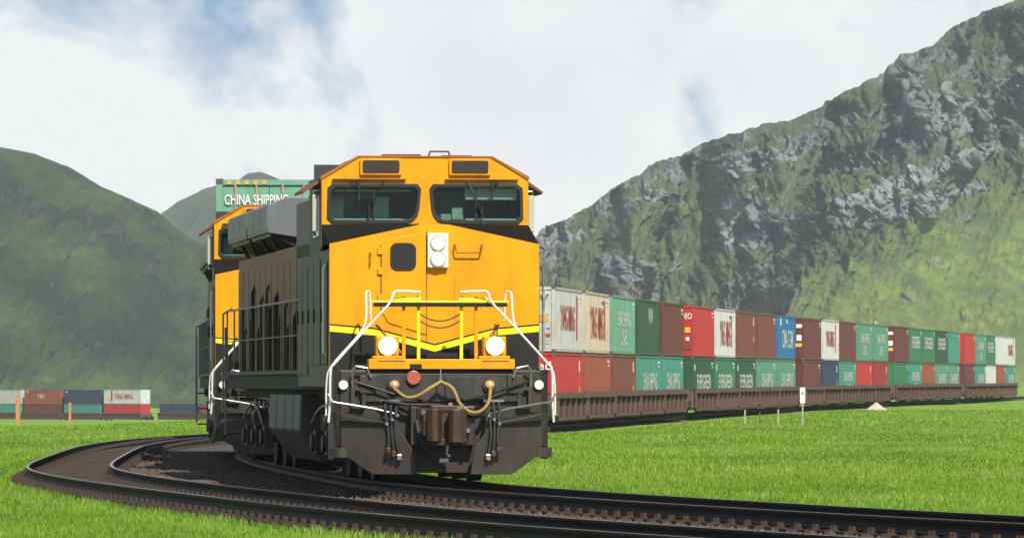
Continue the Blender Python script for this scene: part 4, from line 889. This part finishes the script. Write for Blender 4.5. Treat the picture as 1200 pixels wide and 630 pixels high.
# ================================================================= CONTAINERS AND WELL CARS
CL, CW, CH = 12.19, 2.44, 2.896
def container_meshes():
    b = MB()
    per = .278; n = int((CL - .3) / per); st = (CL - .3) / n
    for s in (-1, 1):
        prof = [(.15, s * 1.20)]
        for i in range(n):
            y = .15 + i * st; prof += [(y + st * .28, s * 1.20), (y + st * .40, s * 1.165), (y + st * .78, s * 1.165), (y + st * .90, s * 1.20)]
        prof.append((CL - .15, s * 1.20))
        vs = [(x, y, z) for y, x in prof for z in (.16, CH - .10)]
        b.add(vs, [(2 * i, 2 * i + 2, 2 * i + 3, 2 * i + 1) for i in range(len(prof) - 1)])
    b.box(-1.17, 1.17, .10, CL - .08, CH - .09, CH - .05); b.box(-1.17, 1.17, CL - .10, CL - .06, .16, CH - .1); b.box(-1.17, 1.17, .12, CL - .1, .10, .15)
    body = b.mesh('walls')
    f = MB()
    for x in (-1, 1):
        for y0, y1 in ((0, .15), (CL - .15, CL)): f.box(*sorted((x * 1.07, x * 1.22)), y0, y1, .12, CH - .12)
        f.box(*sorted((x * 1.16, x * 1.22)), .15, CL - .15, .02, .16); f.box(*sorted((x * 1.17, x * 1.22)), .15, CL - .15, CH - .12, CH - .02)
    for y0, y1 in ((.0, .08), (CL - .08, CL)): f.box(-1.07, 1.07, y0, y1, .02, .14); f.box(-1.07, 1.07, y0, y1, CH - .14, CH - .02)
    frame = f.mesh('frame')
    c = MB()
    for x in (-1, 1):
        for y0, y1 in ((-.006, .178), (CL - .178, CL + .006)):
            for z0, z1 in ((0, .118), (CH - .118, CH)): c.box(*sorted((x * 1.055, x * 1.226)), y0, y1, z0, z1)
    cast = c.mesh('corner_castings')
    d = MB().box(-1.065, -.006, .045, .10, .15, CH - .15)
    for z in (.35, 1.0, 1.65, 2.3): d.box(-.98, -.09, .03, .05, z, z + .30)
    door = d.mesh('door')
    br = MB()
    for x in (-.78, -.30): br.cyl((x, .015, .10), (x, .015, CH - .10), .028, 6)
    for x in (-.78, -.30): br.box(x - .22, x + .02, -.005, .02, 1.05, 1.10)
    bar = br.mesh('locking_bars')
    return body, frame, cast, door, bar
CB, CF, CC_, CD, CBR = container_meshes()
flip = {}
def mirrored(me):
    if me.name not in flip:
        m2 = me.copy(); m2.transform(Matrix.Scale(-1, 4, (1, 0, 0))); m2.flip_normals(); flip[me.name] = m2
    return flip[me.name]
COLS = {'white': (0.60, 0.60, 0.57), 'pale grey': (0.50, 0.49, 0.46), 'beige': (0.58, 0.47, 0.37), 'mint green': (0.14, 0.33, 0.22), 'dark green': (0.016, 0.075, 0.035),
        'red brown': (0.13, 0.026, 0.022), 'bright red': (0.46, 0.022, 0.022), 'brown': (0.17, 0.045, 0.03), 'blue': (0.01, 0.14, 0.33), 'teal': (0.05, 0.25, 0.19),
        'green': (0.03, 0.17, 0.075), 'navy': (0.02, 0.035, 0.09), 'orange brown': (0.30, 0.065, 0.03), 'dark red': (0.30, 0.02, 0.022), 'mid green': (0.09, 0.26, 0.17)}
def cmat(c): return mat('container_' + c.replace(' ', '_'), COLS[c], 0.55, var=0.14, scale=.8, dirt=tuple(.40 * x + k_ for x, k_ in zip(COLS[c], (.05, .03, .02))), dirt_amt=0.6)
M_LRED = mat('lettering_red', (0.55, 0.04, 0.03), 0.6, var=.15); M_LWH = mat('lettering_white', (0.75, 0.75, 0.72), 0.6, var=.1)
M_LYE = mat('lettering_yellow', (0.75, 0.42, 0.03), 0.6, var=.1); M_LGR = mat('lettering_grey', (0.15, 0.16, 0.17), 0.6, var=.1)
M_PINK = mat('locking_bar_pink', (0.45, 0.27, 0.24), 0.6, var=.1)
def lettering(par, body, m, side, u, z, w, h):
    """side 'R'/'L': on the long wall, u metres along; 'E': on the door end, u metres across"""
    me = text_mesh(body); o = link('lettering', me, m, par, objmat=True)
    if side == 'R': o.matrix_local = Matrix.Translation((1.212, u, z)) @ Matrix.Rotation(R(90), 4, 'Z') @ Matrix.Rotation(R(90), 4, 'X') @ Matrix.Diagonal((w, h, 1, 1))
    elif side == 'L': o.matrix_local = Matrix.Translation((-1.212, u, z)) @ Matrix.Rotation(R(-90), 4, 'Z') @ Matrix.Rotation(R(90), 4, 'X') @ Matrix.Diagonal((w, h, 1, 1))
    else: o.matrix_local = Matrix.Translation((u, -.008, z)) @ Matrix.Rotation(R(90), 4, 'X') @ Matrix.Diagonal((w, h, 1, 1))
    return o
plate_me = MB().box(-.5, .5, -.006, .006, -.5, .5).mesh('decal')
def decal(par, m, side, u, z, w, h):
    o = link('decal', plate_me, m, par, objmat=True); o.scale = (w, 1, h)
    if side == 'E': o.location = (u, -.004, z)
    else: o.location = (1.21 if side == 'R' else -1.21, u, z); o.rotation_euler = (0, 0, R(90))
    return o
def container(c, label, group, loc, rz, detail=True, bars=None):
    t = empty('shipping_container', loc, rz); setp(t, label, 'container', group); m = cmat(c)
    link('walls', CB, m, t, objmat=True); link('frame', CF, m, t, objmat=True); link('corner_castings', CC_, M_CONFR, t)['kind'] = 'stuff'
    for me_d, me_b in ((CD, CBR), (mirrored(CD), mirrored(CBR))):
        d = link('door', me_d, m, t, objmat=True)
        if detail: link('locking_bars', me_b, bars or m, d, objmat=True)
    return t
CM_RED = 'YANG MING'
def dress(t, c, style, side='R'):
    if style == 'Y':      # red lettering with a tall stripe
        lettering(t, CM_RED, M_LRED, side, 5.6, 1.55, 6.2, 1.15); decal(t, M_LRED, side, 9.6, 1.6, .45, 2.0)
    elif style == 'Y2':
        lettering(t, CM_RED, M_LRED, side, 6.0, 1.45, 6.6, 1.55); decal(t, M_LRED, side, 9.9, 1.5, .4, 1.7); decal(t, M_LRED, side, 9.3, 2.45, 1.6, .14)
    elif style == 'C':    # two-line white lettering
        lettering(t, 'CHINA SHIPPING', M_LWH, side, 6.1, 1.75, 7.2, .75); lettering(t, 'LINE', M_LWH, side, 6.1, .85, 3.0, .75)
    elif style == 'CL':   # low white lettering
        lettering(t, 'CHINA SHIPPING', M_LWH, side, 6.4, 1.55, 7.6, .9)
    elif style == 'EL': lettering(t, 'EVERGREEN', M_LWH, side, 6.2, 1.5, 8.2, .85); decal(t, M_LWH, side, .7, 2.3, .4, .35)
    elif style == 'E': lettering(t, 'EVERGREEN', M_LWH, side, 6.0, 1.7, 8.0, 1.0)
    elif style == 'W': lettering(t, 'WW', M_LWH, side, 7.0, 2.05, 2.6, .8)
    elif style == 'M': lettering(t, 'CMA CGM', M_LWH, side, 6.8, 1.35, 7.2, 1.25); decal(t, M_LWH, side, 2.2, 2.45, .8, .5); decal(t, M_LWH, side, 6.5, 2.5, .7, .25)
    if style in (None, 'C', 'CL', 'E', 'EL', 'Y', 'Y2'): decal(t, M_LWH, side, 11.2, 2.55, .9, .12); decal(t, M_LWH, side, 11.3, 2.35, .5, .10)
    if style == 'B': decal(t, M_LWH, side, 10.8, 2.3, .35, .5); decal(t, M_LYE, side, 10.9, 1.2, .4, .35)
def ordinal(i): return ['first', 'second', 'third', 'fourth', 'fifth', 'sixth', 'seventh', 'eighth', 'ninth', 'tenth', 'eleventh', 'twelfth', 'thirteenth', 'fourteenth', 'fifteenth', 'sixteenth', 'seventeenth', 'eighteenth', 'nineteenth', 'twentieth', 'twenty-first', 'twenty-second', 'twenty-third', 'twenty-fourth', 'twenty-fifth', 'twenty-sixth', 'twenty-seventh', 'twenty-eighth', 'twenty-ninth', 'thirtieth', 'thirty-first'][i]

# well car, origin at the near end of its well, +y away
def well_meshes():
    L0, L1 = -.42, CL + .42
    a = MB()
    for s in (-1, 1):
        x0, x1 = sorted((s * 1.27, s * 1.33))
        a.box(x0, x1, L0, L1, .13, 1.42)
    side = a
    rb = MB()
    for s in (-1, 1):
        rb.box(*sorted((s * 1.33, s * 1.50)), L0, L1, 1.20, 1.46); rb.box(*sorted((s * 1.33, s * 1.40)), L0 + .3, L1 - .3, .22, .38)
        for k in range(6):
            y = L0 + .25 + k * (L1 - L0 - .5) / 5; rb.box(*sorted((s * 1.33, s * 1.43)), y - .2, y + .2, .38, 1.22)
    slat = MB()
    for s in (-1, 1):
        for k in range(5):
            y = L0 + .25 + (k + .5) * (L1 - L0 - .5) / 5
            for q in (-.8, -.4, 0, .4, .8): slat.box(*sorted((s * 1.33, s * 1.36)), y + q - .07, y + q + .07, .42, 1.08)
    fl = MB().box(-1.27, 1.27, L0, L1, .26, .345)
    en = MB()
    for y0, y1 in ((L0 - .02, L0 + .25), (L1 - .25, L1 + .02)): en.box(-1.26, 1.26, y0, y1, .35, 1.30)
    tr = MB()
    for s in (-1, 1):
        tr.prism([(-1.1, .40), (-.95, .62), (-.4, .66), (0, .78), (.4, .66), (.95, .62), (1.1, .40), (.8, .32), (.45, .50), (-.45, .50), (-.8, .32)], 'x', s * .98, s * 1.12)
        for y in (-.85, .85): tr.cyl((s * .68, y, .42), (s * .82, y, .42), .42, 20); tr.cyl((s * 1.1, y, .44), (s * 1.2, y, .44), .11, 10)
    for y in (-.85, .85): tr.cyl((-.7, y, .42), (.7, y, .42), .08, 8)
    tr.box(-1.0, 1.0, -.25, .25, .5, .74)
    return side.mesh('side_sill'), rb.mesh('side_ribs'), slat.mesh('side_panels'), fl.mesh('well_floor'), en.mesh('end_bulkhead'), tr.mesh('truck')
WS, WR, WP, WF, WE, WT = well_meshes()
def well_car(label, group, loc, rz, plain=False):
    t = empty('well_car', loc, rz); setp(t, label, 'freight car', group)
    link('side_sill', WS, M_WELL if plain else M_WELLD, t, objmat=True); link('side_ribs', WR, M_WELL, t)
    if not plain: link('side_panels', WP, M_WELLP, t)['kind'] = 'stuff'
    link('well_floor', WF, M_WELLD, t); link('end_bulkhead', WE, M_WELL, t)
    tr = link('truck', WT, M_UNDER, t); tr.location = (0, -.45, 0)
    return t
PITCH = 13.5; PACK_GAP = 5.0
def unit(s0, name_i, bottom, top, style_b, style_t, where, gcar, gtop, gbot, detail, plain=False):
    x0, y0 = PA.at(s0); x1, y1 = PA.at(s0 + CL); d = Vector((x1 - x0, y1 - y0)).normalized(); rz = math.atan2(d.y, d.x) - math.pi / 2
    z = float(zr((y0 + y1) / 2))
    well_car(f'brown well car, {name_i}', gcar, (x0, y0, z), rz, plain)
    objs = []
    if bottom:
        c = container(bottom, f'{bottom} lower container in the {name_i}', gbot, (x0, y0, z + .352), rz + random.uniform(-.0015, .0015), detail); dress(c, bottom, style_b); objs.append(c)
    if top:
        c = container(top, f'{top} upper container in the {name_i}', gtop, (x0 + d.y * random.uniform(-.03, .03), y0, z + .352 + CH + .012), rz + random.uniform(-.0025, .0025), detail, M_PINK if where == 'head' else None)
        dress(c, top, style_t if where != 'head' else None)
        objs.append(c)
    return objs
# the stack straight behind the second locomotive
s_head = s_front + 25.2 + 22.9
hd = unit(s_head, 'well car right behind the locomotives', 'mint green', 'mint green', None, None, 'head', 'well cars of the container train', 'upper containers of the train', 'lower containers of the train', True)
M_HAZ = mat('hazard_yellow', (0.55, 0.36, 0.05), .6, var=.2)
lettering(hd[1], 'CHINA SHIPPING', M_LWH, 'E', -.30, 2.42, 1.45, .24); lettering(hd[1], 'LINE', M_LWH, 'E', -.30, 2.07, .6, .24)
for k in range(5): decal(hd[1], M_HAZ, 'E', -.92 + k * .2, CH - .08, .10, .10)
ROW = [  # upper, style, lower, style
 ('brown', None, 'teal', None), ('green', None, 'dark red', None),
 ('pale grey', 'Y', 'bright red', 'B'), ('beige', 'Y2', 'orange brown', None), ('mint green', 'C', 'brown', 'B'), ('dark green', 'W', 'teal', 'CL'), ('red brown', None, 'teal', 'CL'),
 ('bright red', None, 'dark green', 'EL'), ('white', 'Y2', 'green', 'EL'), ('brown', 'B', 'dark green', 'EL'), ('brown', None, 'mid green', 'CL'), ('blue', 'M', 'mid green', 'CL'),
 ('red brown', None, 'red brown', None), ('white', 'Y', 'navy', 'B'), ('red brown', None, 'teal', 'C'), ('mid green', 'C', 'bright red', 'B'), ('mid green', 'C', 'dark red', 'B'),
 ('red brown', None, 'green', None), ('green', 'E', 'teal', 'C'), ('green', 'E', 'orange brown', None), ('dark green', 'E', 'mid green', 'CL'), ('teal', None, 'mid green', 'CL'),
 ('bright red', None, 'red brown', None), ('mid green', 'C', 'teal', 'CL'), ('green', 'E', 'white', None), ('white', None, 'orange brown', None), ('white', 'Y', 'teal', 'CL'), ('mint green', None, 'bright red', None),
 ('dark red', 'B', 'mid green', None), ('orange brown', None, 'dark red', None)]
_yy = np.linspace(200, 320, 2400); _px = 600 + F_PX * (fA(_yy) + 1.2) / _yy
s0 = PA.s_at_y(float(np.interp(650, _px, _yy))) - 2 * PITCH; print('train starts at', PA.at(s0 + 2 * PITCH))
for i, (tp, st, bt, sb) in enumerate(ROW):
    if i > 2 and 600 + F_PX * PA.at(s0 + (i + 1) * PITCH + (i - 2) // 5 * PACK_GAP)[0] / PA.at(s0 + (i + 1) * PITCH + (i - 2) // 5 * PACK_GAP)[1] > 1184: break
    w = f'{ordinal(i)} car emerging on the right of the locomotive' if False else (f'well car hidden behind the locomotive cab, {["farther left", "farther right"][i]}' if i < 2 else f'{ordinal(i - 2)} well car right of the locomotive')
    ob = unit(s0 + i * PITCH + max(0, (i - 2) // 5) * PACK_GAP - (PACK_GAP if i < 2 else 0), w, bt, tp, sb, st, 'right', 'well cars of the container train', 'upper containers of the train', 'lower containers of the train', i < 16, plain=(8 <= i <= 12 or i > 24))
    if i == 2:
        lettering(ob[1], 'Y', M_LGR, 'E', .72, 2.25, .5, .62); decal(ob[1], M_HAZ, 'E', .72, 1.5, .3, .36); decal(ob[1], M_LRED, 'E', .9, .75, .22, .12)
        lettering(ob[0], 'ed', M_LWH, 'E', .75, 2.3, .6, .4)
    if tp == 'bright red' and i == 7:
        lettering(ob[1], 'HIO', M_LWH, 'E', .82, 2.28, .55, .36); decal(ob[1], M_LYE, 'E', .85, 1.5, .32, .3); decal(ob[1], M_LWH, 'E', .85, 1.0, .2, .2); decal(ob[1], M_BROWN, 'E', .85, .55, .3, .3)
    if i == 6: decal(ob[1], M_LYE, 'E', .95, 1.6, .2, .3)
    if i in (12, 17): decal(ob[1], M_LWH, 'E', .85, 1.5, .35, .4); decal(ob[1], M_LYE, 'E', .8, 1.0, .5, .25); decal(ob[1], M_LWH, 'E', .85, 2.3, .4, .25)

# distant train on the left
LEFT = [('pale grey', 'teal', None), ('orange brown', 'red brown', None), ('navy', 'teal', None), ('white', 'bright red', 'Y'), (None, 'navy', None), (None, 'dark red', None), (None, 'orange brown', None)]
bx0, by0 = -82.5, 1210.0; bet = R(-41)
dv = Vector((-math.sin(bet), -math.cos(bet)))       # towards the right and nearer
for i, (tp, bt, st) in enumerate(LEFT):
    k = i - 3; p0 = Vector((bx0, by0)) + dv * (PITCH * k) + (Vector((3.0, 0)) if i > 3 else Vector((0, 0)))
    # near (door) end lies at the right: local +y points back to the left and away
    e = p0 + dv * PITCH; zt = float(ground_z(np.array([e.x]), np.array([e.y]))[0]) + .35
    rz = math.atan2(-dv.y, -dv.x) - math.pi / 2
    nm = ['pale grey and teal stack', 'all brown stack', 'navy and teal stack', 'white and red stack', 'single navy container', 'single dark red container', 'single orange container'][i]
    well_car(f'far well car under the {nm} on the left', 'well cars of the distant train', (e.x, e.y, zt), rz, True)
    c = container(bt, f'{bt} lower container of the {nm} in the far left train' if tp else f'low {bt} container far off, left of the locomotives', 'containers of the distant train', (e.x, e.y, zt + .352), rz, False)
    if tp:
        c = container(tp, f'{tp} upper container of the {nm} in the far left train', 'containers of the distant train', (e.x, e.y, zt + .364 + CH), rz, False); dress(c, tp, st, 'L')
        if i == 1: lettering(c, 'TEX', M_LWH, 'L', 6.5, 1.6, 2.5, .8)

# ================================================================= TRACKSIDE
def gz(x, y): return float(ground_z(np.array([x]), np.array([y]))[0])
def post(name, label, x, y, h, w, m, group=None):
    t = empty(name, (x, y, gz(x, y))); setp(t, label, 'post', group)
    MB().prism([(-w / 2, -w * .3), (w / 2, -w * .3), (w / 2, w * .3), (-w / 2, w * .3)], 'z', -.2, h).build('shaft', m, t, .01)
    MB().box(-w * .6, w * .6, -w * .4, w * .4, h, h + .04).build('cap', m, t, .008); return t
M_POSTG = mat('weathered_post', (0.40, 0.37, 0.32), 0.8, var=.2); M_POSTW = mat('sign_white', (0.72, 0.72, 0.70), 0.5, var=.06); M_POSTO = mat('post_orange', (0.48, 0.20, 0.05), 0.6, var=.2)
def at_px(px, Y): return (px - 600) / F_PX * Y
# white marker sign
Y = 300; t = empty('marker_sign', (at_px(940.5, Y), Y, gz(at_px(940.5, Y), Y))); setp(t, 'slim white trackside marker sign on a thin post', 'sign')
MB().box(-.035, .035, -.03, .03, -.2, 1.2).build('post', M_POSTG, t, .008); sg = MB().prism(rrect(-.13, .13, 1.15, 1.95, .03), 'y', -.045, -.031).build('sign_plate', M_POSTW, t)
MB().box(-.05, .05, -.05, -.044, 1.6, 1.72).build('sign_mark', M_LGR, sg)
for k, (px, h) in enumerate(((873, .75), (890.5, .62), (912, .78))):
    post('marker_post', ['low pale grey post beside the well cars, leftmost of three', 'low brown post between two pale posts by the well cars', 'low pale grey post nearest the white marker sign'][k], at_px(px, Y + 6), Y + 6, h, .075, [M_POSTG, M_BROWN, M_POSTG][k], 'low posts beside the track')
Y = 1100
post('marker_post', 'orange upright standing in for the brown container end, far train at the left edge', at_px(21, Y), Y, 5.4, .8, M_POSTO)  # upright put where the end of the brown container belongs
post('marker_post', 'thin orange signal post in front of the far navy and teal stack', at_px(82, Y), Y, 4.2, .45, M_POSTO)
# pale gravel heap
def heap():
    Yh = 420; X0 = at_px(1027, Yh); n = 26; rs = [0, .3, .6, .85, 1.05, 1.25]; vs = [(0, 0, .78)]; fs = []
    for k, rr in enumerate(rs[1:]):
        for j in range(n):
            a = 2 * math.pi * j / n; q = 1 + .12 * random.uniform(-1, 1); vs.append((math.cos(a) * rr * 1.35 * q, math.sin(a) * rr * q, max(-.1, .78 * (1 - rr / 1.1) ** .9 if rr < 1.1 else -.1) + random.uniform(-.03, .03)))
    for j in range(n): fs.append((0, 1 + j, 1 + (j + 1) % n))
    for k in range(len(rs) - 2):
        for j in range(n): a = 1 + k * n; fs.append((a + j, a + n + j, a + n + (j + 1) % n, a + (j + 1) % n))
    o = MB().add(vs, fs).build('gravel_heap', mat('pale_gravel', (0.52, 0.44, 0.36), .95, var=.3, scale=5, bump=.8, bscale=12)); o.location = (X0, Yh, gz(X0, Yh)); o.scale = (.55, .55, .75)
    setp(o, 'pale heap of gravel in the grass in front of the well cars', 'gravel heap')
heap()
# small white waterfall on the right mountain
def waterfall():
    # follow the mountain sheet downhill between two screen-independent sheet columns
    best = None; F = PR
    ui = int(np.argmin(np.abs(F[120, :, 0] - 152))); pts = []
    for vi in range(118, 98, -1): pts.append(F[vi, ui + (118 - vi) // 5 * -1])
    vs = []; fs = []
    for k, p in enumerate(pts):
        w = .12 + .22 * k / len(pts) + .08 * math.sin(k * 1.7); vs += [(p[0] - w, p[1] - .9, p[2] + .5), (p[0] + w, p[1] - .9, p[2] + .5), (p[0] + w, p[1] + .4, p[2] - .2), (p[0] - w, p[1] + .4, p[2] - .2)]
        if k:
            a = (k - 1) * 4; fs += [(a + i, a + (i + 1) % 4, a + 4 + (i + 1) % 4, a + 4 + i) for i in range(4)]
    o = MB().add(vs, fs).build('waterfall', mat('white_water', (0.75, 0.77, 0.78), .4, var=.1)); setp(o, kind='structure')
waterfall()
